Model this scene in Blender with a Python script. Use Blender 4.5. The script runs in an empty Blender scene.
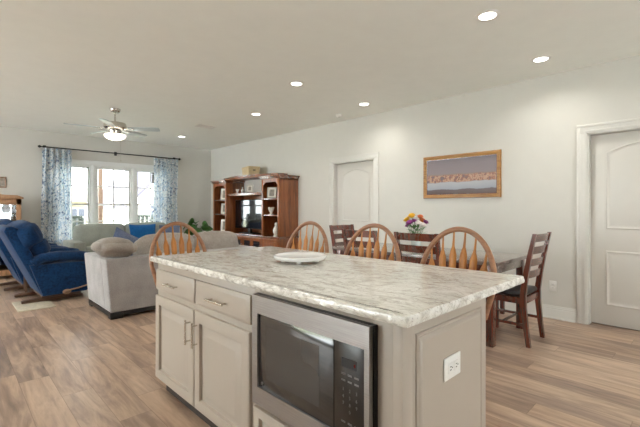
import bpy, bmesh, math, random
from mathutils import Vector, Matrix, noise
random.seed(7)
S = bpy.context.scene
COL = S.collection
pi = math.pi

# ------------------------------------------------------------------ camera
cam_d = bpy.data.cameras.new('camera'); cam = bpy.data.objects.new('camera', cam_d); COL.objects.link(cam)
cam_d.sensor_width = 36.0; cam_d.lens = 383.5/640*36.0; cam_d.shift_y = -5.2/640
cam_d.clip_start = 0.05; cam_d.clip_end = 300
cam.location = (0, 0, 1.2344); cam.rotation_euler = (pi/2, 0, -0.7694)
S.camera = cam

# ------------------------------------------------------------------ world, exposure
W = bpy.data.worlds.new('sky'); S.world = W; W.use_nodes = True
wn = W.node_tree.nodes; wl = W.node_tree.links
bgn = wn.get('Background') or wn.new('ShaderNodeBackground')
bgn.inputs['Color'].default_value = (0.92, 0.985, 1.0, 1); bgn.inputs['Strength'].default_value = 11.5
vs = S.view_settings
vs.view_transform = 'Standard'; vs.look = 'None'; vs.gamma = 1.0; vs.use_curve_mapping = False
vs.exposure = 0.07
CAN_POWER = 5.5
CAN_COLOR = (1.0, 0.985, 0.925)
sun_d = bpy.data.lights.new('sun', 'SUN'); sun_d.energy = 2.5; sun_d.angle = math.radians(1.0); sun_d.color = (1.0, .96, .9)
sun = bpy.data.objects.new('sun', sun_d); COL.objects.link(sun); sun.location = (0, -8, 8)
sun.rotation_euler = Vector((.52, .12, -.85)).to_track_quat('-Z', 'Y').to_euler()

# ------------------------------------------------------------------ materials
def srgb(r, g, b):
    f = lambda c: (c/255/12.92) if c/255 <= .04045 else ((c/255+.055)/1.055)**2.4
    return (f(r), f(g), f(b), 1)
class NT:
    def __init__(s, name):
        s.m = bpy.data.materials.new(name); s.m.use_nodes = True
        s.t = s.m.node_tree; s.n = s.t.nodes; s.n.clear()
        s.out = s.n.new('ShaderNodeOutputMaterial')
        s.b = s.n.new('ShaderNodeBsdfPrincipled'); s.l = s.t.links
        s.l.new(s.b.outputs[0], s.out.inputs[0])
    def add(s, typ, **kw):
        n = s.n.new('ShaderNode'+typ)
        for k, v in kw.items(): setattr(n, k, v)
        return n
    def set(s, node, **kw):
        for k, v in kw.items():
            i = node.inputs[k.replace('_', ' ')]
            if hasattr(v, 'is_output') or isinstance(v, bpy.types.NodeSocket): s.l.new(v, i)
            else: i.default_value = v
        return node
    def coord(s, scale=(1, 1, 1), rot=(0, 0, 0), kind='Object'):
        c = s.add('TexCoord'); m = s.add('Mapping')
        s.l.new(c.outputs[kind], m.inputs['Vector'])
        m.inputs['Scale'].default_value = scale; m.inputs['Rotation'].default_value = rot
        return m.outputs[0]
    def noise(s, vec, scale, detail=4, rough=.55, dist=0.0):
        n = s.add('TexNoise'); s.l.new(vec, n.inputs['Vector'])
        n.inputs['Scale'].default_value = scale; n.inputs['Detail'].default_value = detail
        n.inputs['Roughness'].default_value = rough; n.inputs['Distortion'].default_value = dist
        return n.outputs['Fac']
    def ramp(s, fac, stops, interp='LINEAR'):
        r = s.add('ValToRGB'); s.l.new(fac, r.inputs[0]); e = r.color_ramp.elements; r.color_ramp.interpolation = interp
        while len(e) > 1: e.remove(e[-1])
        e[0].position = stops[0][0]; e[0].color = stops[0][1]
        for p, c in stops[1:]:
            x = e.new(p); x.color = c
        return r.outputs[0]
    def mix(s, fac, a, b, mode='MIX'):
        x = s.add('Mix', data_type='RGBA', blend_type=mode)
        for i, v in ((0, fac), (6, a), (7, b)):
            if isinstance(v, bpy.types.NodeSocket): s.l.new(v, x.inputs[i])
            else: x.inputs[i].default_value = v
        return x.outputs[2]
    def math(s, op, a, b=0.0):
        x = s.add('Math', operation=op)
        for i, v in ((0, a), (1, b)):
            if isinstance(v, bpy.types.NodeSocket): s.l.new(v, x.inputs[i])
            else: x.inputs[i].default_value = v
        return x.outputs[0]
    def bump(s, h, strength=.2, dist=.01):
        b = s.add('Bump'); s.l.new(h, b.inputs['Height'])
        b.inputs['Strength'].default_value = strength; b.inputs['Distance'].default_value = dist
        s.l.new(b.outputs[0], s.b.inputs['Normal'])
M = {}
def plain(name, rgb, rough=.5, metal=0.0, var=.04, vscale=6, spec=.5, bump=0, bscale=80):
    t = NT(name); c = srgb(*rgb); v = t.coord()
    k = t.noise(v, vscale, 3)
    lo = tuple(x*(1-var) for x in c[:3])+(1,); hi = tuple(min(1, x*(1+var)) for x in c[:3])+(1,)
    t.set(t.b, Base_Color=t.ramp(k, [(.3, lo), (.7, hi)]), Roughness=rough, Metallic=metal)
    t.b.inputs['Specular IOR Level'].default_value = spec
    if bump: t.bump(t.noise(v, bscale, 3), bump, .004)
    M[name] = t.m; return t.m
def emit(name, rgb, strength):
    t = NT(name); t.n.remove(t.b); e = t.add('Emission'); e.inputs[0].default_value = srgb(*rgb); e.inputs[1].default_value = strength
    t.l.new(e.outputs[0], t.out.inputs[0]); M[name] = t.m; return t.m
def wood(name, dark, light, rough=.35, axis=2, scale=1.0, mid=None, spec=.5, coat=0.0):
    t = NT(name); sc = [9.0*scale]*3; sc[axis] = .8*scale
    v = t.coord(tuple(sc))
    a = t.noise(v, 2.0, 5, .6, .8); b = t.noise(v, 9.0, 3, .6, .2)
    k = t.math('ADD', t.math('MULTIPLY', a, .7), t.math('MULTIPLY', b, .3))
    st = [(.33, srgb(*dark)), (.66, srgb(*light))]
    t.set(t.b, Base_Color=t.ramp(k, st), Roughness=rough); t.b.inputs['Specular IOR Level'].default_value = spec
    t.b.inputs['Coat Weight'].default_value = coat; t.b.inputs['Coat Roughness'].default_value = .25; t.b.inputs['Coat IOR'].default_value = 2.1
    t.bump(b, .05, .002); M[name] = t.m; return t.m
def fabric(name, c1, c2, rough=.9, scale=90, bump=.35, sheen=.2):
    t = NT(name); v = t.coord()
    a = t.noise(v, scale, 4, .7); b = t.noise(v, 5, 3)
    k = t.math('ADD', t.math('MULTIPLY', a, .65), t.math('MULTIPLY', b, .35))
    t.set(t.b, Base_Color=t.ramp(k, [(.35, srgb(*c1)), (.65, srgb(*c2))]), Roughness=rough)
    t.b.inputs['Sheen Weight'].default_value = sheen
    t.b.inputs['Specular IOR Level'].default_value = .2
    t.bump(a, bump, .004); M[name] = t.m; return t.m

plain('wall_paint', (216, 213, 205), .75, var=.012, spec=.2)
plain('ceiling_paint', (246, 247, 241), .85, var=.012, spec=.1)
plain('trim_white', (220, 217, 210), .4, var=.01)
plain('door_white', (214, 210, 202), .38, var=.01)
plain('window_white', (238, 238, 236), .4, var=.01)
plain('cabinet_paint', (178, 166, 152), .42, var=.015)
plain('nickel', (205, 200, 192), .25, 1.0, var=.03)
plain('key_grey', (112, 108, 104), .6)
plain('mirror', (200, 204, 206), .08, 1.0, var=.01)
plain('black_metal', (28, 26, 25), .4, .6)
plain('black_plastic', (16, 16, 17), .35)
plain('dark_void', (20, 17, 15), .8)
plain('white_ceramic', (238, 237, 234), .18, var=.005)
plain('white_plastic', (236, 234, 228), .35, var=.01)
plain('black_leather', (34, 33, 36), .34, bump=.15, bscale=140)
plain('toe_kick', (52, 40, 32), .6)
plain('fan_blade', (196, 205, 206), .35, var=.03)
plain('rug_cream', (206, 196, 176), .95, var=.12, vscale=30, bump=.5, bscale=200)
plain('leaf', (70, 116, 54), .45, var=.25, vscale=14)
plain('stem_green', (70, 104, 48), .5, var=.2)
plain('pot', (120, 82, 60), .6)
plain('glass_vase', (196, 206, 200), .1, var=.02)
plain('petal_yellow', (232, 180, 34), .5, var=.15, vscale=40)
plain('petal_orange', (214, 110, 56), .5, var=.2, vscale=40)
plain('petal_purple', (128, 40, 112), .5, var=.2, vscale=40)
plain('petal_white', (236, 228, 222), .5, var=.08, vscale=40)
plain('porch_concrete', (196, 192, 184), .8, var=.08)
plain('lawn', (176, 178, 150), .95, var=.15, vscale=2)
plain('stucco_white', (236, 234, 230), .8)
plain('siding_tan', (128, 114, 90), .8, var=.06)
plain('roof_shingle', (84, 80, 92), .9, var=.1)
plain('roof_pale', (150, 142, 134), .9, var=.06)
plain('post_brown', (74, 54, 38), .7, var=.15)
plain('patio_green', (44, 52, 47), .6, var=.1)
plain('house_window', (58, 62, 76), .2)
plain('mat_board', (228, 222, 208), .7)
plain('photo_print', (150, 140, 128), .4, var=.35, vscale=30)
plain('silver_frame', (190, 186, 178), .3, .8)
plain('figurine', (226, 220, 210), .4)
plain('lamp_glow_trim', (240, 238, 232), .5)
wood('oak', (156, 94, 40), (214, 146, 72), .33, 2)
wood('oak_bow', (128, 86, 60), (182, 134, 100), .33, 1)
wood('cherry', (70, 30, 22), (122, 58, 42), .26, 2, coat=.75)
wood('espresso', (96, 82, 76), (132, 116, 108), .25, 1, spec=.7, coat=1.0)  # dark table wood with its grey reflected sheen painted into the colour
wood('cabinet_oak', (104, 54, 26), (172, 102, 54), .28, 2, spec=.5, coat=.2)
wood('cabinet_oak_x', (92, 46, 24), (150, 84, 46), .2, 1, spec=.8, coat=1.0)
wood('hutch_oak', (160, 116, 82), (206, 160, 120), .4, 2)
wood('lever_wood', (128, 100, 82), (170, 138, 114), .4, 0)
wood('rocker_wood', (78, 56, 42), (116, 86, 66), .45, 0)
wood('frame_gold', (132, 84, 36), (196, 142, 70), .35, 1)
fabric('sofa_grey', (144, 140, 138), (188, 184, 182), scale=110)
fabric('sofa_cushion', (138, 130, 122), (180, 171, 162), scale=100)
fabric('sofa_sage', (146, 150, 142), (180, 184, 174), scale=100)
fabric('recliner_blue', (8, 34, 64), (22, 66, 114), scale=40, sheen=.15)
fabric('pillow_navy', (82, 94, 122), (122, 134, 160), scale=70)
fabric('pillow_blue', (12, 78, 142), (38, 120, 186), scale=60)
fabric('basket_weave', (190, 164, 124), (224, 204, 166), scale=60, bump=.5)
emit('lamp_lens', (255, 250, 240), 9.0)
emit('fan_bowl', (255, 244, 224), 4.0)
emit('display_glow', (150, 40, 36), .35)

def stainless():
    t = NT('stainless'); v = t.coord((1, 1, 60)); k = t.noise(v, 6, 3)
    t.set(t.b, Base_Color=t.ramp(k, [(.3, srgb(152, 150, 149)), (.7, srgb(174, 172, 171))]), Metallic=1.0, Roughness=.3)
    M['stainless'] = t.m
stainless()
def dark_glass(name, rgb, rough=.06, spec=.6):
    t = NT(name); v = t.coord(); k = t.noise(v, 3, 2); c = srgb(*rgb)
    t.set(t.b, Base_Color=t.ramp(k, [(.3, tuple(x*.9 for x in c[:3])+(1,)), (.7, c)]), Roughness=rough)
    t.b.inputs['Specular IOR Level'].default_value = spec; M[name] = t.m
dark_glass('oven_glass', (34, 34, 35), .08, 1.0)
dark_glass('oven_window', (58, 57, 56), .12, 1.0)
dark_glass('control_glass', (30, 27, 26), .2, .6)
dark_glass('tv_screen', (18, 20, 28), .05, 1.0)
dark_glass('cabinet_glass', (40, 34, 44), .05, 1.0)
def pane():
    t = NT('window_glass'); t.n.remove(t.b)
    a = t.add('BsdfTransparent'); g = t.add('BsdfGlossy'); g.inputs['Roughness'].default_value = .02
    f = t.add('Fresnel'); f.inputs[0].default_value = 1.35
    m = t.add('MixShader'); t.l.new(f.outputs[0], m.inputs[0]); t.l.new(a.outputs[0], m.inputs[1]); t.l.new(g.outputs[0], m.inputs[2])
    t.l.new(m.outputs[0], t.out.inputs[0]); M['window_glass'] = t.m
pane()
def planks():
    t = NT('floor_planks'); c = t.add('TexCoord'); sp = t.add('SeparateXYZ'); t.l.new(c.outputs['Object'], sp.inputs[0])
    X, Y = sp.outputs[0], sp.outputs[1]; Wd, L = .178, 1.22
    u = t.math('DIVIDE', X, Wd); row = t.math('FLOOR', u)
    wn1 = t.add('TexWhiteNoise', noise_dimensions='1D'); t.l.new(row, wn1.inputs['W'])
    v = t.math('ADD', t.math('DIVIDE', Y, L), t.math('MULTIPLY', wn1.outputs['Value'], 7.0)); cl = t.math('FLOOR', v)
    cb = t.add('CombineXYZ'); t.l.new(row, cb.inputs[0]); t.l.new(cl, cb.inputs[1])
    wn2 = t.add('TexWhiteNoise', noise_dimensions='3D'); t.l.new(cb.outputs[0], wn2.inputs['Vector'])
    rnd = wn2.outputs['Value']
    # grain: stretched along Y and shifted for every plank
    gx = t.math('ADD', t.math('MULTIPLY', X, 7.0), t.math('MULTIPLY', rnd, 40)); gy = t.math('MULTIPLY', Y, .9)
    gv = t.add('CombineXYZ'); t.l.new(gx, gv.inputs[0]); t.l.new(gy, gv.inputs[1]); t.l.new(t.math('MULTIPLY', rnd, 9), gv.inputs[2])
    a = t.noise(gv.outputs[0], 1.6, 5, .6, .9); b = t.noise(gv.outputs[0], 7.0, 4, .6, .3)
    k = t.math('ADD', t.math('ADD', t.math('MULTIPLY', a, .75), t.math('MULTIPLY', b, .25)), t.math('MULTIPLY', t.math('SUBTRACT', rnd, .5), .19))
    base = t.ramp(k, [(.28, srgb(96, 78, 66)), (.42, srgb(148, 122, 104)), (.54, srgb(188, 160, 136)), (.70, srgb(218, 190, 164))])
    tint = t.mix(t.math('MULTIPLY', wn2.outputs['Color'], 1.0), srgb(188, 159, 135), srgb(164, 152, 143))
    col = t.mix(.28, base, tint)
    fu = t.math('FRACT', u); fv = t.math('FRACT', v)
    eu = t.math('MINIMUM', fu, t.math('SUBTRACT', 1.0, fu)); ev = t.math('MINIMUM', fv, t.math('SUBTRACT', 1.0, fv))
    g = t.math('MAXIMUM', t.math('LESS_THAN', eu, .010), t.math('LESS_THAN', ev, .0016))
    col = t.mix(t.math('MULTIPLY', g, .4), col, srgb(74, 54, 42))
    t.set(t.b, Base_Color=col, Roughness=t.ramp(b, [(.3, (.30,)*3+(1,)), (.7, (.42,)*3+(1,))]))
    t.b.inputs['Specular IOR Level'].default_value = .4
    t.bump(t.math('SUBTRACT', b, g), .08, .002); M['floor_planks'] = t.m
planks()
def granite():
    t = NT('granite'); v = t.coord((1, .42, 1), (0, 0, .12))
    w = t.noise(v, 3.0, 3, .5); vv = t.add('VectorMath', operation='ADD'); t.l.new(v, vv.inputs[0])
    cb = t.add('CombineXYZ'); t.l.new(t.math('MULTIPLY', w, .35), cb.inputs[0]); t.l.new(cb.outputs[0], vv.inputs[1])
    a = t.noise(vv.outputs[0], 22.0, 7, .68, .8); b = t.noise(vv.outputs[0], 50.0, 5, .68, .6); big = t.noise(v, 2.2, 3, .5, .6)
    base = t.ramp(a, [(.30, srgb(176, 169, 159)), (.42, srgb(216, 211, 201)), (.50, srgb(238, 235, 227)), (.66, srgb(248, 246, 240))])
    grn = t.mix(t.ramp(big, [(.42, (0, 0, 0, 1)), (.62, (.22, .22, .22, 1))]), base, srgb(186, 186, 170), 'MULTIPLY')
    spk = t.noise(v, 120.0, 3, .7); grn = t.mix(t.math('MULTIPLY', t.ramp(spk, [(.36, (1, 1, 1, 1)), (.44, (0, 0, 0, 1))]), .45), grn, srgb(136, 120, 104))
    vein = t.ramp(b, [(.30, (1, 1, 1, 1)), (.40, (0, 0, 0, 1))])
    col = t.mix(t.math('MULTIPLY', vein, .6), grn, srgb(124, 110, 98))
    vein2 = t.ramp(t.noise(vv.outputs[0], 6.0, 5, .6, 1.2), [(.475, (0, 0, 0, 1)), (.497, (1, 1, 1, 1)), (.52, (0, 0, 0, 1))])
    col = t.mix(t.math('MULTIPLY', vein2, .35), col, srgb(136, 118, 100))
    t.set(t.b, Base_Color=col, Roughness=.12); t.b.inputs['Specular IOR Level'].default_value = .9; M['granite'] = t.m
granite()
def curtain_mat():
    t = NT('curtain_print'); v = t.coord((1, 1, 1))
    a = t.noise(v, 11.0, 3, .55, 1.8); b = t.noise(v, 17.0, 3, .6, 1.4); d = t.noise(v, 6.0, 2, .5, .6)
    c1 = t.ramp(a, [(.49, (0, 0, 0, 1)), (.51, (1, 1, 1, 1)), (.55, (1, 1, 1, 1)), (.57, (0, 0, 0, 1))])
    c2 = t.ramp(b, [(.56, (0, 0, 0, 1)), (.60, (1, 1, 1, 1))])
    col = t.mix(t.math('MULTIPLY', c1, .85), srgb(246, 247, 246), srgb(158, 190, 216))
    col = t.mix(t.math('MULTIPLY', c2, .85), col, t.ramp(d, [(.42, srgb(44, 78, 130)), (.60, srgb(112, 140, 166))]))
    t.set(t.b, Base_Color=col, Roughness=.85)
    tr = t.add('BsdfTranslucent'); t.l.new(col, tr.inputs[0]); mx = t.add('MixShader'); mx.inputs[0].default_value = .4
    t.l.new(t.b.outputs[0], mx.inputs[1]); t.l.new(tr.outputs[0], mx.inputs[2]); t.l.new(mx.outputs[0], t.out.inputs[0])
    M['curtain_print'] = t.m
curtain_mat()
def painting_mat():
    # a plain hazy landscape: mauve sky, a warm speckled tree belt, a pale water band, a dark bank
    t = NT('landscape_print'); c = t.add('TexCoord'); sp = t.add('SeparateXYZ'); t.l.new(c.outputs['Object'], sp.inputs[0])
    v = c.outputs['Object']; n = t.noise(v, 5.0, 4); n2 = t.noise(v, 22.0, 4, .7)
    z = t.math('ADD', sp.outputs[2], t.math('MULTIPLY', t.math('SUBTRACT', n, .5), .05))
    band = t.ramp(t.math('ADD', t.math('MULTIPLY', z, 1.9), .5), [(.04, srgb(92, 72, 66)), (.16, srgb(104, 88, 88)), (.18, srgb(158, 160, 170)), (.34, srgb(178, 178, 182)), (.37, srgb(128, 104, 92)), (.53, srgb(150, 122, 108)), (.58, srgb(142, 128, 130)), (.8, srgb(136, 124, 128)), (.97, srgb(122, 110, 114))])
    spk = t.ramp(n2, [(.36, srgb(84, 92, 110)), (.47, srgb(168, 104, 78)), (.56, srgb(214, 176, 150)), (.66, srgb(110, 60, 48))])
    inb = t.math('MULTIPLY', t.math('GREATER_THAN', z, -.075), t.math('LESS_THAN', z, .02))
    col = t.mix(t.math('MULTIPLY', inb, .75), band, spk)
    t.set(t.b, Base_Color=col, Roughness=.45); M['landscape_print'] = t.m
painting_mat()

# ------------------------------------------------------------------ mesh helpers
class MB:
    def __init__(s): s.bm = bmesh.new()
    def _xf(s, vs, mat):
        if mat is not None:
            for v in vs: v.co = mat @ v.co
    def box(s, x0, x1, y0, y1, z0, z1, bev=0.0, mat=None, seg=2):
        P = [(x, y, z) for z in (z0, z1) for y in (y0, y1) for x in (x0, x1)]
        vs = [s.bm.verts.new(p) for p in P]
        fs = [s.bm.faces.new([vs[i] for i in q]) for q in ((0, 2, 3, 1), (4, 5, 7, 6), (0, 1, 5, 4), (2, 6, 7, 3), (0, 4, 6, 2), (1, 3, 7, 5))]
        if bev > 0:
            es = set(e for f in fs for e in f.edges)
            r = bmesh.ops.bevel(s.bm, geom=list(es), offset=bev, segments=seg, profile=.5, affect='EDGES')
            vs = list(set(v for v in r['verts']) | set(v for v in vs if v.is_valid))
        s._xf(vs, mat); return s
    def soft(s, size, r=.05, puff=0.0, n=6, mat=None, rough=0.0):
        # rounded, optionally puffed cushion block, centred at the origin
        sx, sy, sz = [a/2 for a in size]
        def place(p):
            d = [max(-(h-r), min(h-r, c*h)) for c, h in zip(p, (sx, sy, sz))]
            q = Vector([c*h for c, h in zip(p, (sx, sy, sz))]); o = Vector(d); e = q-o
            if e.length > 1e-9: q = o+e.normalized()*min(r, max(abs(c) for c in e))
            k = [1-c*c for c in p]
            ax = max(range(3), key=lambda i: abs(p[i]))
            oth = [i for i in range(3) if i != ax]
            q[ax] += math.copysign(puff*k[oth[0]]*k[oth[1]], p[ax])
            if rough: q += Vector((noise.noise(q*9), noise.noise(q*9+Vector((5, 2, 1))), noise.noise(q*9+Vector((1, 8, 3)))))*rough
            return q
        cache = {}
        def V(p):
            key = tuple(round(c, 5) for c in p)
            if key not in cache: cache[key] = s.bm.verts.new(place(p))
            return cache[key]
        ts = [math.sin((-1+2*i/n)*pi/2*.96)/math.sin(pi/2*.96) for i in range(n+1)]
        for ax in range(3):
            a, b = [i for i in range(3) if i != ax]
            for sg in (-1, 1):
                for i in range(n):
                    for j in range(n):
                        q = []
                        for (ii, jj) in ((i, j), (i+1, j), (i+1, j+1), (i, j+1)):
                            p = [0, 0, 0]; p[ax] = sg; p[a] = ts[ii]; p[b] = ts[jj]; q.append(V(p))
                        try: s.bm.faces.new(q)
                        except ValueError: pass
        s._xf(list(cache.values()), mat); return s
    def tube(s, pts, r, n=10, caps=True, flat=None, closed=False):
        # r: number or list; flat=(vector, factor) squashes the section along that vector
        P = [Vector(p) for p in pts]; R = r if isinstance(r, (list, tuple)) else [r]*len(P)
        rings = []; ref = None
        for i, p in enumerate(P):
            if closed: d = (P[(i+1) % len(P)]-P[i-1])
            else: d = (P[min(i+1, len(P)-1)]-P[max(i-1, 0)])
            d.normalize()
            if ref is None:
                ref = Vector((0, 0, 1)) if abs(d.z) < .9 else Vector((1, 0, 0))
            a = d.cross(ref).normalized(); b = d.cross(a).normalized(); ref = -b if False else b.cross(d)*0+ref
            ring = []
            for k in range(n):
                t = 2*pi*k/n; o = (a*math.cos(t)+b*math.sin(t))*R[i]
                if flat is not None:
                    fv = Vector(flat[0]).normalized(); o = o-fv*o.dot(fv)*(1-flat[1])
                ring.append(s.bm.verts.new(p+o))
            rings.append(ring)
        m = len(rings)
        for i in range(m if closed else m-1):
            A, B = rings[i], rings[(i+1) % m]
            for k in range(n): s.bm.faces.new((A[k], A[(k+1) % n], B[(k+1) % n], B[k]))
        if caps and not closed:
            s.bm.faces.new(rings[0][::-1]); s.bm.faces.new(rings[-1])
        return s
    def lathe(s, prof, n=24, mat=None, cap=True):
        vs = []; rings = []
        for (r, z) in prof:
            ring = [s.bm.verts.new((max(r, 1e-4)*math.cos(2*pi*k/n), max(r, 1e-4)*math.sin(2*pi*k/n), z)) for k in range(n)]
            rings.append(ring); vs += ring
        for A, B in zip(rings, rings[1:]):
            for k in range(n): s.bm.faces.new((A[k], A[(k+1) % n], B[(k+1) % n], B[k]))
        if cap:
            s.bm.faces.new(rings[0][::-1]); s.bm.faces.new(rings[-1])
        s._xf(vs, mat); return s
    def prism(s, poly, h0, h1, mat=None, bev=0.0):
        # polygon in XY, extruded h0..h1 in Z, then mat
        A = [s.bm.verts.new((x, y, h0)) for x, y in poly]; B = [s.bm.verts.new((x, y, h1)) for x, y in poly]
        n = len(poly); fs = [s.bm.faces.new(A[::-1]), s.bm.faces.new(B)]
        for i in range(n): fs.append(s.bm.faces.new((A[i], A[(i+1) % n], B[(i+1) % n], B[i])))
        vs = A+B
        if bev:
            es = set(e for f in fs[:2] for e in f.edges)
            r = bmesh.ops.bevel(s.bm, geom=list(es), offset=bev, segments=2, profile=.5, affect='EDGES')
            vs = list(set(r['verts']) | set(v for v in vs if v.is_valid))
        s._xf(vs, mat); return s
    def rings(s, loops, mat=None, cap_first=True, cap_last=True):
        L = [[s.bm.verts.new(p) for p in lp] for lp in loops]; n = len(L[0])
        for A, B in zip(L, L[1:]):
            for k in range(n): s.bm.faces.new((A[k], A[(k+1) % n], B[(k+1) % n], B[k]))
        if cap_first: s.bm.faces.new(L[0][::-1])
        if cap_last: s.bm.faces.new(L[-1])
        s._xf([v for l in L for v in l], mat); return s
    def grid(s, f, nu, nv):
        V = [[s.bm.verts.new(f(i/nu, j/nv)) for j in range(nv+1)] for i in range(nu+1)]
        for i in range(nu):
            for j in range(nv): s.bm.faces.new((V[i][j], V[i+1][j], V[i+1][j+1], V[i][j+1]))
        return s
    def build(s, name, mat, parent=None, smooth=True, loc=None, solid=0.0):
        bmesh.ops.recalc_face_normals(s.bm, faces=s.bm.faces)
        me = bpy.data.meshes.new(name); s.bm.to_mesh(me); s.bm.free()
        me.materials.append(M[mat] if isinstance(mat, str) else mat)
        if smooth:
            for p in me.polygons: p.use_smooth = True
            me.set_sharp_from_angle(angle=math.radians(38))
        o = bpy.data.objects.new(name, me); COL.objects.link(o)
        if parent is not None: o.parent = parent
        if loc is not None: o.location = loc
        if solid:
            md = o.modifiers.new('thickness', 'SOLIDIFY'); md.thickness = solid
        return o
def tag(o, label=None, cat=None, group=None, kind=None):
    if label: o['label'] = label
    if cat: o['category'] = cat
    if group: o['group'] = group
    if kind: o['kind'] = kind
    return o
def root(name, loc, rz=0.0, label=None, cat=None, group=None, kind=None):
    o = bpy.data.objects.new(name, None); COL.objects.link(o); o.location = loc; o.rotation_euler = (0, 0, rz); o.empty_display_size = .1
    return tag(o, label, cat, group, kind)
def copy_tree(o, parent=None):
    c = o.copy(); COL.objects.link(c)
    if parent is not None: c.parent = parent
    for ch in list(o.children): copy_tree(ch, c)
    return c
def T(x, y, z): return Matrix.Translation((x, y, z))
def R(a, ax): return Matrix.Rotation(a, 4, ax)
def box(name, mat, b, parent=None, bev=0.0, smooth=True):
    return MB().box(*b, bev=bev).build(name, mat, parent, smooth)
# a rectangle's nested outline in the plane (u,v) with height w
def rect_loops(w, h, prof):
    return [[(i, i, d), (w-i, i, d), (w-i, h-i, d), (i, h-i, d)] for i, d in prof]
def arch_loop(w, h, rise, inset, d, n=14):
    # rectangle w x h whose top edge arches up by rise
    P = [(inset, inset, d), (w-inset, inset, d)]
    for k in range(n+1):
        t = k/n; x = (w-inset)-(w-2*inset)*t
        P.append((x, h-inset+rise*math.sin(pi*t)**1.0*.999, d))
    return P

# ------------------------------------------------------------------ setting
XR, YF, XL, YB, H = 4.876, 9.10, -5.50, -3.60, 2.74
TH = .12
box('floor', 'floor_planks', (XL-TH, XR+TH+1.0, YB-TH, YF+TH, -.12, 0), smooth=False)['kind'] = 'structure'
box('ceiling', 'ceiling_paint', (XL-TH, XR+TH+1.0, YB-TH, YF+TH, H, H+.12), smooth=False)['kind'] = 'structure'
D1 = (.04, .955, 2.035); D2 = (3.79, 4.705, 2.035)   # doors on the right wall: y0, y1, top
def wall_x(name, x0, x1, openings, y0=YB-TH, y1=YF+TH):
    m = MB(); y = y0
    for (a, b, zb, zt) in sorted(openings):
        m.box(x0, x1, y, a, 0, H)
        if zb > 0: m.box(x0, x1, a, b, 0, zb)
        m.box(x0, x1, a, b, zt, H); y = b
    m.box(x0, x1, y, y1, 0, H)
    o = m.build(name, 'wall_paint', smooth=False); o['kind'] = 'structure'; return o
def wall_y(name, y0, y1, openings, x0, x1):
    m = MB(); x = x0
    for (a, b, zb, zt) in sorted(openings):
        m.box(x, a, y0, y1, 0, H)
        if zb > 0: m.box(a, b, y0, y1, 0, zb)
        m.box(a, b, y0, y1, zt, H); x = b
    m.box(x, x1, y0, y1, 0, H)
    o = m.build(name, 'wall_paint', smooth=False); o['kind'] = 'structure'; return o
wall_x('wall_right', XR, XR+TH, [(D1[0], D1[1], 0, D1[2]), (D2[0], D2[1], 0, D2[2])])
WX0, WX1, WZ0, WZ1 = 1.45, 3.73, .55, 2.14
wall_y('wall_far', YF, YF+TH, [(WX0, WX1, WZ0, WZ1)], XL, XR)
LW = [(-.2, .8, 1.0, 2.2), (3.4, 8.8, .1, 2.6)]  # openings added in the unseen wall to let daylight in
wall_x('wall_left', XL-TH, XL, LW)
BW = [(1.0, 3.4, .45, 2.1)]  # added opening behind the camera, sized for its daylight
wall_y('wall_back', YB-TH, YB, BW, XL, XR)
# closed rooms behind the two right-hand doors are not seen; the doors themselves fill the openings
def baseboard(name, segs, axis, pos, sign):
    m = MB()
    for a, b in segs:
        for (z0, z1, t) in ((0, .105, .016), (.105, .125, .012), (.125, .14, .007)):
            if axis == 'x': m.box(min(pos, pos+sign*t), max(pos, pos+sign*t), a, b, z0, z1, .002)
            else: m.box(a, b, min(pos, pos+sign*t), max(pos, pos+sign*t), z0, z1, .002)
        if axis == 'x': m.box(min(pos+sign*.016, pos+sign*.028), max(pos+sign*.016, pos+sign*.028), a, b, 0, .018, .004)
        else: m.box(a, b, min(pos+sign*.016, pos+sign*.028), max(pos+sign*.016, pos+sign*.028), 0, .018, .004)
    o = m.build(name, 'trim_white'); o['kind'] = 'structure'
baseboard('baseboard_right', [(YB, D1[0]-.09), (D1[1]+.09, D2[0]-.09), (D2[1]+.09, YF)], 'x', XR, -1)
baseboard('baseboard_far', [(XL, XR-.03)], 'y', YF, -1)
baseboard('baseboard_left', [(YB, YF-.03)], 'x', XL, 1)
baseboard('baseboard_back', [(XL+.03, XR-.03)], 'y', YB, 1)

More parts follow.
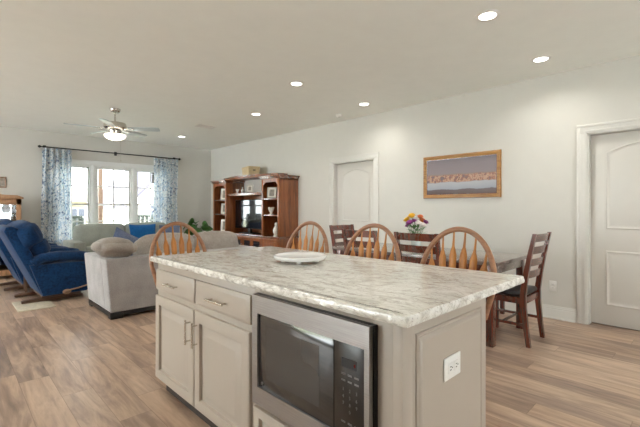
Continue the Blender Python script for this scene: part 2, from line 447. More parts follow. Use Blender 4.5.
def interior_door(name, y0, y1, top, trim_name):
    r = root(name, (XR, (y0+y1)/2, 0), kind='structure'); yc = (y0+y1)/2
    xs = .085                                               # slab front face, set back in the jamb
    w = y1-y0-.039; h = top-.03
    m = MB().box(xs, xs+.034, -w/2, w/2, .012, top-.022, .002)
    slab = m.build('slab', 'door_white', r)
    # the two moulded panels; local (u, v, depth) -> (-y, z, -x)
    def pm(u0, v0): return Matrix(((0, 0, -1, xs), (-1, 0, 0, u0), (0, 1, 0, v0), (0, 0, 0, 1)))
    pw = w-.26; hw = pw/2
    prof = [(0, 0), (.006, .006), (.013, .008), (.020, .004), (.028, .0006), (.040, .001), (.062, .006)]
    up = MB().rings([arch_loop(pw, .81, .085, i, d+.0005) for i, d in prof], pm(hw, 1.016), cap_first=False).build('upper_panel', 'door_white', r)
    lo = MB().rings(rect_loops(pw, .575, [(i, d+.0005) for i, d in prof]), pm(hw, .215), cap_first=False).build('lower_panel', 'door_white', r)
    # lever handle on the side that opens
    k = MB().lathe([(.0, 0), (.027, 0), (.027, .006), (.012, .012), (.011, .035), (.022, .045), (.026, .058), (.018, .07), (.0, .072)], 18, Matrix(((0, 0, -1, xs), (1, 0, 0, 0), (0, 1, 0, 0), (0, 0, 0, 1)))).build('door_knob', 'nickel', r)
    k.location = (0, -w/2+.07, .95)
    # jamb and casing
    j = MB()
    j.box(0, TH, -(y1-y0)/2, -(y1-y0)/2+.018, 0, top); j.box(0, TH, (y1-y0)/2-.018, (y1-y0)/2, 0, top); j.box(0, TH, -(y1-y0)/2, (y1-y0)/2, top-.018, top)
    j.build('jamb', 'trim_white', r)
    c = MB(); a = (y1-y0)/2; cw = .088
    for (x0, x1, i0, i1) in ((-.013, 0, -.004, cw), (-.020, -.013, .058, cw), (-.017, -.013, .012, .026)):
        c.box(x0, x1, -a-i1, -a-i0, 0, top+i0, .002); c.box(x0, x1, a+i0, a+i1, 0, top+i0, .002); c.box(x0, x1, -a-i1, a+i1, top+i0, top+i1, .002)
    o = c.build(trim_name, 'trim_white', loc=(XR, yc, 0)); o['kind'] = 'structure'
    b = box('trim_closet_' + name[-1], 'dark_void', (XR+TH+.001, XR+TH+.02, y0-.05, y1+.05, 0, top+.05)); b['kind'] = 'structure'; b.name = 'trim_' + ('5' if name[-1] == '1' else '6')  # dark sheet added for the unlit space behind the door
interior_door('door_1', *D1, 'trim_1')
interior_door('door_2', *D2, 'trim_2')

def window_unit(name, c0, c1, z0, z1, axis, pos, depth, muntins=True):
    # double-hung unit; built along local X with the room on -Y
    if axis == 'y': r = root(name, ((c0+c1)/2, pos, z0), 0, kind='structure')
    elif axis == 'x': r = root(name, (pos, (c0+c1)/2, z0), pi/2, kind='structure')
    else: r = root(name, ((c0+c1)/2, pos, z0), pi, kind='structure')
    w = (c1-c0)/2; h = z1-z0; f = .035
    m = MB()
    m.box(-w, -w+f, 0, depth, 0, h); m.box(w-f, w, 0, depth, 0, h); m.box(-w+f, w-f, 0, depth, 0, f); m.box(-w+f, w-f, 0, depth, h-f, h)
    m.build('frame', 'window_white', r)
    mid = h*.48
    for nm, za, zb, yy in (('upper_sash', mid-.02, h-f, .055), ('lower_sash', f, mid+.02, .025)):
        s = MB(); a = w-f; st = .035
        s.box(-a, -a+st, yy, yy+.028, za, zb, .003); s.box(a-st, a, yy, yy+.028, za, zb, .003)
        s.box(-a, a, yy, yy+.028, za, za+.04, .003); s.box(-a, a, yy, yy+.028, zb-st, zb, .003)
        if muntins:
            s.box(-.013, .013, yy+.006, yy+.022, za, zb); 
            if nm == 'upper_sash': s.box(-a, a, yy+.006, yy+.022, (za+zb)/2-.013, (za+zb)/2+.013)
            else: s.box(-a, a, yy+.006, yy+.022, (za+zb)/2-.013, (za+zb)/2+.013)
        so = s.build(nm, 'window_white', r)
        MB().box(-a+st*.5, a-st*.5, yy+.012, yy+.016, za+.02, zb-.02).build('pane', 'window_glass', so)
    return r
window_unit('window_1', 1.45, 2.155, WZ0, WZ1, 'y', YF+.01, .10)
window_unit('window_2', 2.215, 2.965, WZ0, WZ1, 'y', YF+.01, .10)
window_unit('window_3', 3.025, 3.73, WZ0, WZ1, 'y', YF+.01, .10)
m = MB()
for a in (2.155, 2.965): m.box(a, a+.06, YF-.012, YF+.11, WZ0, WZ1, .003)
m.box(WX0-.09, WX0, YF-.018, YF, WZ0-.05, WZ1+.09, .003); m.box(WX1, WX1+.09, YF-.018, YF, WZ0-.05, WZ1+.09, .003)
m.box(WX0-.09, WX1+.09, YF-.02, YF, WZ1, WZ1+.09, .003); m.box(WX0-.11, WX1+.11, YF-.06, YF, WZ0-.03, WZ0, .005)
m.box(WX0-.09, WX1+.09, YF-.016, YF, WZ0-.11, WZ0-.03, .003)
m.build('trim_3', 'window_white')['kind'] = 'structure'
# added windows on the unseen sides of the room, put in for their daylight
for i, (a, b, z0, z1) in enumerate(LW):
    window_unit('window_%d' % (4+i), a, b, z0, z1, 'x', XL-.01, .09)
window_unit('window_6', BW[0][0], BW[0][1], BW[0][2], BW[0][3], 'b', YB-.01, .09, False)

# ------------------------------------------------------------------ ceiling fixtures
def can_light(x, y, label):
    r = root('recessed_light', (x, y, H), 0, label, 'ceiling light', 'recessed ceiling lights')
    MB().lathe([(.062, -.003), (.066, -.008), (.088, -.006), (.094, -.001), (.094, 0)], 28, cap=False).build('trim_ring', 'lamp_glow_trim', r)
    MB().lathe([(0, -.0045), (.064, -.0045), (.064, -.001), (0, -.001)], 28, cap=False).build('lens', 'lamp_lens', r)
    ld = bpy.data.lights.new('downlight', 'AREA'); ld.shape = 'DISK'; ld.size = .13; ld.energy = CAN_POWER; ld.color = CAN_COLOR; ld.spread = math.radians(145)
    lo = bpy.data.objects.new('downlight', ld); COL.objects.link(lo); lo.parent = r; lo.location = (0, 0, -.012)
for x, y, lb in ((3.023, 1.241, 'lit recessed ceiling light nearest the camera, above the dining side of the island'),
                 (4.291, 1.228, 'lit recessed ceiling light close to the white door and framed picture wall'),
                 (3.015, 3.521, 'lit recessed ceiling light in the middle, left of the one over the table end'),
                 (4.308, 3.535, 'lit recessed ceiling light near the wall, above the far end of the dining table'),
                 (3.526, 5.109, 'small lit recessed ceiling light in front of the wooden entertainment center'),
                 (3.516, 7.79, 'farthest lit recessed ceiling light, right of the fan near the window wall')):
    can_light(x, y, lb)
for x, y, lb in ((.2, 1.1, 'lit recessed ceiling light right above the camera'), (.1, 3.3, 'lit recessed ceiling light left of the island'),  # out-of-view lights added to brighten the room
                 (-1.4, 1.1, 'lit recessed ceiling light over the kitchen side'), (3.02, -1.04, 'lit recessed ceiling light behind the camera toward the room'), (4.29, -1.04, 'lit recessed ceiling light behind the camera near the right wall'),
                 (.1, 7.79, 'lit recessed ceiling light above the blue recliners'), (.1, 5.11, 'lit recessed ceiling light above the open floor left of the sofa'),
                 (-2.2, 5.11, 'lit recessed ceiling light far left of the picture'), (-2.2, 7.79, 'lit recessed ceiling light at the far left corner by the window wall')):
    can_light(x, y, lb)
v = root('ceiling_vent', (3.40, 6.53, H), 0, 'white slatted air vent in the ceiling beyond the fan', 'vent')
m = MB(); m.box(-.17, .17, -.10, -.08, -.008, 0, .002); m.box(-.17, .17, .08, .10, -.008, 0, .002); m.box(-.17, -.15, -.08, .08, -.008, 0, .002); m.box(.15, .17, -.08, .08, -.008, 0, .002); m.build('frame', 'white_plastic', v)
m = MB()
for k in range(8): m.box(-.15, .15, -.003, .003, -.006, -.0005, mat=T(0, -.07+.02*k, 0)@R(.3, 'X'))
m.build('louver', 'white_plastic', v)
box('backing', 'dark_void', (-.15, .15, -.08, .08, -.0006, 0), v)
sd = root('smoke_detector', (4.526, 4.232, H), 0, 'small round smoke detector on the ceiling above the far white door', 'smoke detector')
MB().lathe([(.0, -.035), (.035, -.034), (.05, -.024), (.055, -.008), (.06, 0)], 24, cap=False).build('housing', 'white_plastic', sd)
MB().lathe([(.0, -.0375), (.012, -.037), (.014, -.034)], 14, cap=False).build('test_button', 'nickel', sd)

# ceiling fan
fx, fy = 1.813, 6.339
fan = root('ceiling_fan', (fx, fy, H), 0, 'brushed nickel ceiling fan with five pale blades and a lit glass bowl', 'ceiling fan')
MB().lathe([(.075, 0), (.075, -.02), (.06, -.05), (.03, -.065), (.016, -.066)], 24).build('canopy', 'nickel', fan)
MB().lathe([(.012, -.06), (.012, -.22)], 12).build('downrod', 'nickel', fan)
MB().lathe([(.02, -.195), (.05, -.2), (.145, -.215), (.155, -.24), (.155, -.285), (.13, -.31), (.09, -.33), (.085, -.37), (.12, -.378), (.12, -.39), (.02, -.392)], 32).build('motor_housing', 'nickel', fan)
MB().lathe([(.135, -.388), (.148, -.392), (.15, -.41), (.13, -.44), (.09, -.462), (.04, -.474), (.0, -.476)], 28, cap=False).build('light_bowl', 'fan_bowl', fan)
MB().lathe([(.012, -.474), (.014, -.485), (.006, -.495), (0, -.497)], 12, cap=False).build('finial', 'nickel', fan)
for k, a in enumerate((-38, 31, 103, 170, 242)):
    aa = math.radians(a); mt = R(aa, 'Z')@T(0, 0, -.30)@R(math.radians(-13), 'X')
    pl = [(.20, -.045), (.24, -.058), (.60, -.068), (.64, -.055), (.65, -.03), (.65, .03), (.64, .055), (.60, .068), (.24, .058), (.20, .045)]
    b = MB().prism(pl, -.004, .004, mt, .0015).build('blade', 'fan_blade', fan)
    MB().prism([(.12, -.018), (.2, -.03), (.26, -.03), (.28, 0), (.26, .03), (.2, .03), (.12, .018)], -.010, -.0045, mt).build('blade_iron', 'nickel', b)
for (dx, l) in ((.05, .40), (-.05, .12)):
    p = MB().tube([(dx, -.10, -.38), (dx, -.10, -.38-l)], .0016, 6).build('pull_chain', 'nickel', fan)
    MB().lathe([(0, -.40-l), (.007, -.395-l), (.007, -.385-l), (0, -.378-l)], 10, T(dx, -.10, 0), cap=False).build('pull', 'nickel', p)

# ------------------------------------------------------------------ outside
g = MB(); g.grid(lambda u, v: (-40+90*u, YF+TH+.02+80*v, -.12-1.6*v), 4, 8); tag(g.build('lawn', 'lawn', smooth=False), kind='structure')
box('porch_slab', 'porch_concrete', (-1, 7, YF+TH+.01, 12.2, -.16, -.06))['kind'] = 'structure'
def post(x, y, mat, w, label):
    r = root('porch_post', (x, y, -.06), 0, label, 'post')
    box('shaft', mat, (-w/2, w/2, -w/2, w/2, .02, 3.0), r, .004); box('base', mat, (-w*.7, w*.7, -w*.7, w*.7, 0, .14), r, .004)
post(2.93, 11.5, 'post_brown', .10, 'brown wooden porch post outside the middle window')
post(3.99, 10.0, 'stucco_white', .16, 'white porch post outside, behind the right curtain')
ln = root('outdoor_lantern', (3.70, 9.85, 1.86), 0, 'dark outdoor lantern hanging outside the right window', 'lantern')
m = MB(); m.box(-.05, .05, -.05, .05, 0, .02, .003); m.box(-.055, .055, -.055, .055, .24, .27, .003)
for a in (-.045, .037):
    for b in (-.045, .037): m.box(a, a+.008, b, b+.008, .02, .24)
m.lathe([(.06, .27), (.02, .32), (.006, .34), (.006, .36)], 12); m.tube([(0, 0, .35), (.05, .03, .37), (.205, .09, .36)], .008, 8)
m.build('cage', 'black_metal', ln); MB().lathe([(.035, .02), (.036, .22), (.02, .235)], 12).build('shade', 'dark_void', ln)
def patio_chair(x, y, rz, label):
    r = root('patio_chair', (x, y, -.06), rz, label, 'chair', 'patio chairs on the porch')
    m = MB()
    for k in range(5): m.box(-.26+.107*k, -.26+.107*k+.09, .20, .222, .42, 1.08, .004, T(0, 0, 0))
    m.build('backrest', 'patio_green', r)
    box('top_rail', 'patio_green', (-.28, .28, .195, .235, 1.06, 1.12), r, .006)
    m = MB()
    for k in range(5): m.box(-.27, .27, -.28+.1*k, -.28+.1*k+.085, .40, .42, .004)
    m.build('seat', 'patio_green', r)
    for s in (-1, 1):
        box('leg', 'patio_green', (s*.27-.025, s*.27+.025, -.28, -.23, 0, .62), r, .004); box('leg', 'patio_green', (s*.27-.025, s*.27+.025, .18, .23, 0, 1.06), r, .004)
        box('armrest', 'patio_green', (s*.28-.045, s*.28+.045, -.32, .22, .62, .645), r, .006)
patio_chair(2.02, 10.3, 0, 'grey green slatted patio chair outside the left window')
patio_chair(3.78, 10.6, 0, 'grey green slatted patio chair outside the right window')
def house(name, x0, x1, y0, y1, zb, ze, zr, ridge, wallm, roofm, label, wins):
    r = root(name, ((x0+x1)/2, y0, zb), 0, label, 'house'); w = (x1-x0)/2; d = y1-y0
    m = MB(); m.box(-w, w, 0, d, 0, ze-zb)
    if ridge == 'y':
        m.prism([(-w, ze-zb), (w, ze-zb), (0, zr-zb)], .02, d, Matrix(((1, 0, 0, 0), (0, 0, 1, 0), (0, 1, 0, 0), (0, 0, 0, 1))))
    m.build('walls', wallm, r, False)
    t = .18; o = .35
    if ridge == 'y':
        sl = (zr-ze)/w
        P = [(-w-o, ze-zb-sl*o), (0, zr-zb), (w+o, ze-zb-sl*o), (w+o, ze-zb-sl*o+t), (0, zr-zb+t*1.2), (-w-o, ze-zb-sl*o+t)]
        MB().prism(P, -.3, d+.3, Matrix(((1, 0, 0, 0), (0, 0, 1, 0), (0, 1, 0, 0), (0, 0, 0, 1)))).build('roof', roofm, r, False)
    else:
        sl = (zr-ze)/(d/2)
        P = [(-o, ze-zb), (d/2, zr-zb), (d+o, ze-zb), (d+o, ze-zb+t), (d/2, zr-zb+t*1.2), (-o, ze-zb+t)]
        MB().prism(P, -w-.4, w+.4, Matrix(((0, 0, 1, 0), (1, 0, 0, 0), (0, 1, 0, 0), (0, 0, 0, 1)))).build('roof', roofm, r, False)
    for (xa, xb, za, zc) in wins:
        f = MB(); f.box(xa-.08, xb+.08, -.05, 0, za-.08, za); f.box(xa-.08, xb+.08, -.05, 0, zc, zc+.08); f.box(xa-.08, xa, -.05, 0, za, zc); f.box(xb, xb+.08, -.05, 0, za, zc)
        f.box((xa+xb)/2-.03, (xa+xb)/2+.03, -.045, 0, za, zc); f.box(xa, xb, -.045, 0, (za+zc)/2-.03, (za+zc)/2+.03)
        fo = f.build('window', 'stucco_white', r); box('pane', 'house_window', (xa, xb, -.03, -.01, za, zc), fo)
house('house', 4.0, 17.2, 45, 53, -1.0, 1.85, 3.3, 'x', 'siding_tan', 'roof_pale', 'pale tan house across the lawn seen through the left and middle windows', [(-1.8, -.6, .5, 2.2), (2.6, 3.8, .3, 2.4), (-5.4, -4.4, .6, 2.2)])
house('house', 7.05, 12.6, 22, 30, -.5, 1.55, 4.3, 'y', 'stucco_white', 'roof_shingle', 'white gabled house with a grey roof edge seen through the right window', [(-1.75, -1.2, 1.3, 2.0), (.4, 1.2, 1.1, 2.0)])

# ------------------------------------------------------------------ curtains and rod
rod = root('curtain_rod', (2.62, YF-.10, 2.42), 0, 'black metal curtain rod with ball ends above the window', 'curtain rod')
MB().tube([(-1.36, 0, 0), (1.37, 0, 0)], .011, 12).build('pole', 'black_metal', rod)
for s in (-1.37, 1.38): MB().lathe([(0, -.03), (.012, -.028), (.016, -.02), (.028, 0), (.016, .02), (0, .03)], 14, T(s, 0, 0)@R(pi/2, 'Y'), cap=False).build('finial', 'black_metal', rod)
for s in (-1.28, -.01, 1.29):
    m = MB(); m.box(s-.012, s+.012, .0, .099, -.012, .012, .003); m.box(s-.025, s+.025, .09, .099, -.04, .04, .003); m.build('bracket', 'black_metal', rod)
def curtain(x0, x1, nf, label, ph):
    w = x1-x0
    def f(u, v):
        z = .03+2.375*(1-v); amp = .040+.012*v
        x = x0+w*u+.012*math.sin(9*v+20*u)
        y = YF-.10+amp*math.sin(2*pi*nf*u+ph+.5*math.sin(3*v))*(0.55 if v < .02 else 1)+.004*math.sin(40*u+6*v)
        return (x, min(y, YF-.075) if v > .02 else y, z)
    o = MB().grid(f, 90, 26).build('curtain', 'curtain_print', solid=.002)
    tag(o, label, 'curtain', 'blue floral curtains')
curtain(1.285, 1.765, 5, 'blue and white floral curtain hanging at the left end of the rod', .4)
curtain(3.395, 3.965, 6, 'blue and white floral curtain hanging at the right end of the rod', 1.1)

# ------------------------------------------------------------------ kitchen island
CX = .994                                                    # face of doors and drawers
TOPZ = .915
def to_front(y1, z0, x=CX+.020):                             # local (u,v,d) -> world (-d, y1-u, z0+v): panels that face -X
    return Matrix(((0, 0, -1, x), (-1, 0, 0, y1), (0, 1, 0, z0), (0, 0, 0, 1)))
DRW = [(0, 0), (0, .011), (.004, .013), (.016, .0195), (.022, .020)]
DOORP = [(0, 0), (0, .014), (.004, .019), (.008, .020), (.060, .020), (.064, .005), (.072, .0035), (.078, .005), (.112, .0185), (.118, .019)]
def bar_handle(y, z, length, vertical, parent, x=CX):
    m = MB(); h = length/2; s = h-.018
    if vertical:
        m.tube([(x-.030, y, z-h), (x-.030, y, z+h)], .0055, 10)
        for k in (-s, s): m.tube([(x+.002, y, z+k), (x-.030, y, z+k)], .0045, 8)
    else:
        m.tube([(x-.030, y-h, z), (x-.030, y+h, z)], .0055, 10)
        for k in (-s, s): m.tube([(x+.002, y+k, z), (x-.030, y+k, z)], .0045, 8)
    return m.build('handle', 'nickel', parent)
BX = CX+.020                                                 # face frame plane
XB = 1.60                                                    # back of the island
cab = root('base_cabinet', (0, 0, 0), 0, 'greige island base cabinet with two drawers over two raised panel doors', 'cabinet')
m = MB(); m.box(BX, XB, 1.476, 2.612, .10, TOPZ-.034, .0015); m.build('body', 'cabinet_paint', cab)
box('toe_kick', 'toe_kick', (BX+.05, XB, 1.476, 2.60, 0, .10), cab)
box('toe_moulding', 'cabinet_paint', (BX+.042, BX+.05, 1.476, 2.607, .062, .10), cab, .002)
for (ya, yb) in ((2.060, 2.612), (1.500, 2.046)):
    d = MB().rings(rect_loops(yb-ya, .136, DRW), to_front(yb, .693)).build('drawer', 'cabinet_paint', cab)
    bar_handle((ya+yb)/2, .757, .17, False, d)
for i, (ya, yb) in enumerate(((2.060, 2.612), (1.500, 2.046))):
    d = MB().rings(rect_loops(yb-ya, .55, DOORP), to_front(yb, .108)).build('door', 'cabinet_paint', cab)
    bar_handle(ya+.035 if i == 0 else yb-.035, .53, .14, True, d)
MZ0, MZ1, MY0, MY1 = .372, .851, .778, 1.442
mc = root('microwave_cabinet', (0, 0, 0), 0, 'greige island cabinet holding the microwave above one low drawer', 'cabinet')
m = MB(); m.box(BX, XB, .70, MY0+.012, .10, TOPZ-.034, .0015); m.box(BX, XB, MY1-.012, 1.4755, .10, TOPZ-.034, .0015)
m.box(BX, XB, MY0+.012, MY1-.012, .10, MZ0+.012, .0015); m.box(BX, XB, MY0+.012, MY1-.012, MZ1-.012, TOPZ-.034, .0015); m.box(XB-.02, XB, MY0+.012, MY1-.012, MZ0, MZ1)
m.build('body', 'cabinet_paint', mc)
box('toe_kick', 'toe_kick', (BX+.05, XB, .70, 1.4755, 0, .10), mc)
box('toe_moulding', 'cabinet_paint', (BX+.042, BX+.05, .70, 1.4755, .062, .10), mc, .002)
d = MB().rings(rect_loops(.692, .234, [(i*.7, dd) for i, dd in DOORP]), to_front(1.462, .106)).build('drawer', 'cabinet_paint', mc)
bar_handle(1.11, .22, .20, False, d)
# end panel with corner stile
ep = root('island_end_panel', (0, 0, 0), 0, 'greige raised end panel of the island facing the right of the room', 'panel')
m = MB(); m.box(CX, XB, .667, .699, 0, TOPZ-.034, .002)
m.box(CX-.0005, CX+.055, .664, .699, 0, TOPZ-.036, .002)
m.build('board', 'cabinet_paint', ep)
def to_end(x0, z0, y=.667): return Matrix(((1, 0, 0, x0), (0, 0, -1, y), (0, 1, 0, z0), (0, 0, 0, 1)))
MB().rings(rect_loops(.49, .70, [(0, 0), (.003, .006), (.008, .007), (.012, .002), (.016, .001), (.026, .0095), (.032, .010)]), to_end(1.068, .135)).build('raised_panel', 'cabinet_paint', ep)
MB().box(CX-.002, XB, .655, .667, 0, .10, .004).build('base_moulding', 'cabinet_paint', ep)
# back panel under the overhang
bp = root('island_back_panel', (0, 0, 0), 0, 'plain greige back panel of the island behind the stools', 'panel')
box('board', 'cabinet_paint', (XB+.001, XB+.02, .672, 2.61, 0, TOPZ-.034), bp, .002)

# worktop: rectangle with a chiselled, uneven edge
def worktop():
    x0, x1, y0, y1 = .964, 1.953, .629, 2.62; r = .009
    P = []
    def line(a, b, n):
        for k in range(n): P.append(((a[0]+(b[0]-a[0])*k/n), (a[1]+(b[1]-a[1])*k/n)))
    def arc(cx, cy, a0):
        for k in range(6): t = a0+pi/2*k/6; P.append((cx+r*math.cos(t), cy+r*math.sin(t)))
    line((x0+r, y0), (x1-r, y0), 70); arc(x1-r, y0+r, -pi/2); line((x1, y0+r), (x1, y1-r), 110); arc(x1-r, y1-r, 0)
    line((x1-r, y1), (x0+r, y1), 60); arc(x0+r, y1-r, pi/2); line((x0, y1-r), (x0, y0+r), 140); arc(x0+r, y0+r, pi)
    cx, cy = (x0+x1)/2, (y0+y1)/2; loops = []
    for (ins, z, amp) in ((.03, TOPZ-.033, 0), (.002, TOPZ-.033, .002), (-.001, TOPZ-.028, .005), (-.002, TOPZ-.019, .006), (-.001, TOPZ-.010, .005), (.0, TOPZ-.0035, .0025), (.0035, TOPZ, .0015), (.03, TOPZ, 0)):
        L = []
        for (x, y) in P:
            dx = max(-1, min(1, (x-cx)/((x1-x0)/2)))**31; dy = max(-1, min(1, (y-cy)/((y1-y0)/2)))**31
            n = Vector((dx, dy, 0)); 
            if n.length > 1e-6: n.normalize()
            d = -ins+amp*(noise.noise(Vector((x*26, y*26, z*40)))+.6*noise.noise(Vector((x*70, y*70, z*70))))
            L.append((x+n.x*d, y+n.y*d, z+(amp*.25*noise.noise(Vector((x*20, y*20, 3))) if z < TOPZ-.001 else 0)))
        loops.append(L)
    o = MB().rings(loops).build('worktop', 'granite')
    tag(o, 'pale veined granite worktop with a rough chiselled edge on the island', 'countertop')
worktop()

# microwave
mw = root('microwave', (.974, (MY0+MY1)/2, MZ0), 0, 'stainless built-in microwave with dark glass front in the island', 'microwave')
hw = (MY1-MY0)/2; mh = MZ1-MZ0
def fx_(y0, y1, z0, z1, x0, x1): return (x0, x1, y0, y1, z0, z1)
m = MB(); gy0, gy1, gz0, gz1 = -hw+.021, hw-.040, .079, .401          # opening for the dark glass (local y, z)
m.box(0, .020, -hw, gy0, 0, mh); m.box(0, .020, gy1, hw, 0, mh); m.box(0, .020, gy0, gy1, 0, gz0); m.box(0, .020, gy0, gy1, gz1, mh)
m.build('trim_frame', 'stainless', mw)
box('cavity', 'black_plastic', (.040, .46, -hw+.016, hw-.016, .016, mh-.016), mw)
box('frame_shadow_gap', 'black_plastic', (.020, .0395, -hw-.005, hw+.004, -.002, mh+.001), mw).name = 'backing_plate'  # black plate paints the shadowed gap around the trim
yc = gy0+.142                                                # split between the door glass and the control strip
d = box('door_glass', 'oven_glass', (.006, .018, yc+.0015, gy1-.001, gz0+.001, gz1-.001), mw, .001)
wd = MB().box(.0052, .0062, yc+.075, gy1-.055, gz0+.05, gz1-.045).build('viewing_window', 'oven_window', d)
em = MB(); em.tube([(.0052, gy1-.030+.007*math.cos(2*pi*k/20), gz0+.022+.007*math.sin(2*pi*k/20)) for k in range(20)], .0007, 6, closed=True)
em.tube([(.0052, gy1-.030+.003*math.cos(t*.5), gz0+.022+.004*math.sin(t)) for t in range(8)], .0005, 6); em.build('emblem', 'silver_frame', d)
cp = box('control_panel', 'control_glass', (.006, .018, gy0+.001, yc-.0015, gz0+.001, gz1-.001), mw, .001)
box('display', 'black_plastic', (.0050, .0060, gy0+.035, gy0+.105, gz1-.085, gz1-.052), cp)
box('display_digit', 'display_glow', (.0045, .0050, gy0+.042, gy0+.048, gz1-.075, gz1-.064), cp)
def text_part(txt, size, y, z, parent):
    cu = bpy.data.curves.new('t', 'FONT'); cu.body = txt; cu.size = size; cu.align_x = 'CENTER'; cu.align_y = 'CENTER'; cu.resolution_u = 2
    to = bpy.data.objects.new('t', cu); COL.objects.link(to)
    me = bpy.data.meshes.new_from_object(to.evaluated_get(bpy.context.evaluated_depsgraph_get()))
    bpy.data.objects.remove(to); me.materials.clear(); me.materials.append(M['key_grey'])
    o = bpy.data.objects.new('key_legend', me); COL.objects.link(o); o.parent = parent
    o.matrix_local = Matrix(((0, 0, -1, .0054), (-1, 0, 0, y), (0, 1, 0, z), (0, 0, 0, 1)))
for zz in (gz1-.112, gz1-.134, gz0+.045):
    for cc in range(3): MB().box(.0052, .0062, gy0+.028+cc*.030, gy0+.046+cc*.030, zz, zz+.006).build('key', 'key_grey', cp)
for k, ch in enumerate('1234567890'):
    rr, cc = divmod(k, 3)
    if ch == '0': cc = 1
    text_part(ch, .016, gy0+.097-cc*.030, gz1-.162-rr*.024, cp)

# power outlets
po = root('power_outlet', (1.290, .657, .672), 0, 'white power outlet plate on the island end panel', 'outlet')
MB().box(-.060, .060, -.006, 0, -.040, .040, .004).build('plate', 'white_plastic', po)
for s in (-1, 1):
    k = MB().box(s*.021-.016, s*.021+.016, -.0085, -.005, -.018, .018, .002).build('socket', 'white_plastic', po)
    h = MB()
    for q in (-.006, .005): h.box(s*.021-.005, s*.021+.004, -.0092, -.008, q-.001, q+.0015)
    h.lathe([(.0, 0), (.0025, 0), (.0025, .001), (0, .001)], 10, T(s*.021+.010, -.0082, 0)@R(pi/2, 'X'))
    h.build('slot', 'dark_void', k)
po2 = root('power_outlet', (XR, 1.274, .362), 0, 'small white power outlet low on the right wall beside the door', 'outlet')
MB().box(-.006, 0, -.036, .036, -.058, .058, .003).build('plate', 'white_plastic', po2)
for zz in (-.02, .02):
    k = MB().box(-.0085, -.005, -.017, .017, zz-.014, zz+.014, .002).build('socket', 'white_plastic', po2)
    h = MB(); h.box(-.0092, -.008, -.007, -.005, zz-.004, zz+.005); h.box(-.0092, -.008, .005, .007, zz-.004, zz+.005); h.build('slot', 'dark_void', k)

# white serving plate on feet
pt = root('serving_plate', (1.51, 1.73, TOPZ), 0, 'round white serving plate on small feet on the granite island', 'plate')
MB().lathe([(.0, .014), (.125, .014), (.150, .019), (.158, .030), (.158, .039), (.153, .041), (.145, .033), (.12, .028), (0, .027)], 56, cap=False).build('dish', 'white_ceramic', pt)
for k in range(4):
    a = pi/4+k*pi/2
    MB().lathe([(.014, 0), (.015, .004), (.012, .016)], 12, T(.10*math.cos(a), .10*math.sin(a), 0)).build('foot', 'white_plastic', pt)

# ------------------------------------------------------------------ windsor counter stools (local: sitter faces -X... back at +X)
def windsor(label):
    r = root('windsor_stool', (0, 0, 0), 0, label, 'stool', 'oak windsor counter stools')
    SZ = .62
    # saddle seat
    n = 36
    def ol(k, sc): t = 2*pi*k/n; x = math.cos(t); y = math.sin(t); return (sc*(.205*x*(1+.05*y*y)+.0), sc*.225*y*(1-.08*x))
    loops = []
    for sc, z in ((.80, SZ-.042), (.93, SZ-.036), (1.0, SZ-.018), (.985, SZ-.004), (.93, SZ), (.6, SZ-.010), (.25, SZ-.014)):
        loops.append([(ol(k, sc)[0], ol(k, sc)[1], z) for k in range(n)])
    MB().rings(loops).build('seat', 'oak', r)
    def bow(t):                                              # t 0..1, returns point on the hoop
        if t < .2: y = .195+.041*(t/.2); z = SZ-.01+.18*(t/.2)
        elif t > .8: y = -(.195+.041*((1-t)/.2)); z = SZ-.01+.18*((1-t)/.2)
        else:
            a = pi*(t-.2)/.6; y = .236*math.cos(a); z = SZ+.17+.315*math.sin(a)
        lean = (z-SZ)/.5
        return Vector((.155+.085*lean+.022*lean*(1-lean)*2-.03*(abs(y)/.236)**2*(1-lean*.3), y, z))
    MB().tube([bow(k/56) for k in range(57)], .0165, 10).build('bow', 'oak_bow', r)
    for i in range(6):
        f = (i-2.5)/2.5; yb = f*.140; yt = f*.180
        # top of the spindle meets the hoop
        best = min((bow(k/400) for k in range(80, 321)), key=lambda p: abs(p.y-yt))
        b = Vector((.165-.02*f*f, yb, SZ-.008)); e = best
        L = (e-b).length; m = MB(); pts = []; rad = []
        for (s, w) in ((0, .007), (.12, .008), (.34, .0085), (.40, .017), (.46, .021), (.56, .0235), (.68, .0235), (.74, .016), (.79, .0085), (.9, .0065), (1, .006)):
            pts.append(b+(e-b)*s); rad.append(w)
        # scale the paddle to stay at the same height on the short outer spindles
        m.tube(pts, rad, 10, flat=((1, 0, -.17), .42)); m.build('spindle', 'oak', r)
    # swivel and base
    MB().lathe([(.09, SZ-.062), (.09, SZ-.043)], 20).build('swivel', 'black_metal', r)
    MB().lathe([(.15, SZ-.10), (.165, SZ-.09), (.165, SZ-.07), (.15, SZ-.0625)], 28).build('base_ring', 'oak', r)
    feet = []
    for a in (45, 135, 225, 315):
        ca, sa = math.cos(math.radians(a)), math.sin(math.radians(a))
        p0 = Vector((.115*ca, .115*sa, SZ-.085)); p1 = Vector((.215*ca, .215*sa, 0)); pts = []; rad = []
        for s, w in ((0, .015), (.1, .019), (.18, .016), (.22, .022), (.45, .024), (.55, .018), (.6, .022), (.66, .017), (.85, .019), (.97, .015), (1, .013)):
            pts.append(p0+(p1-p0)*s); rad.append(w)
        MB().tube(pts, rad, 12).build('leg', 'oak', r); feet.append((p0, p1))
    for k in range(4):
        (a0, a1), (b0, b1) = feet[k], feet[(k+1) % 4]; s = .62 if k % 2 else .70
        MB().tube([a0+(a1-a0)*s, (a0+(a1-a0)*s+b0+(b1-b0)*s)/2, b0+(b1-b0)*s], [.009, .013, .009], 10).build('stretcher', 'oak', r)
    return r
ws = windsor('oak windsor stool at the near right end of the island, closest to the slat-back chair')
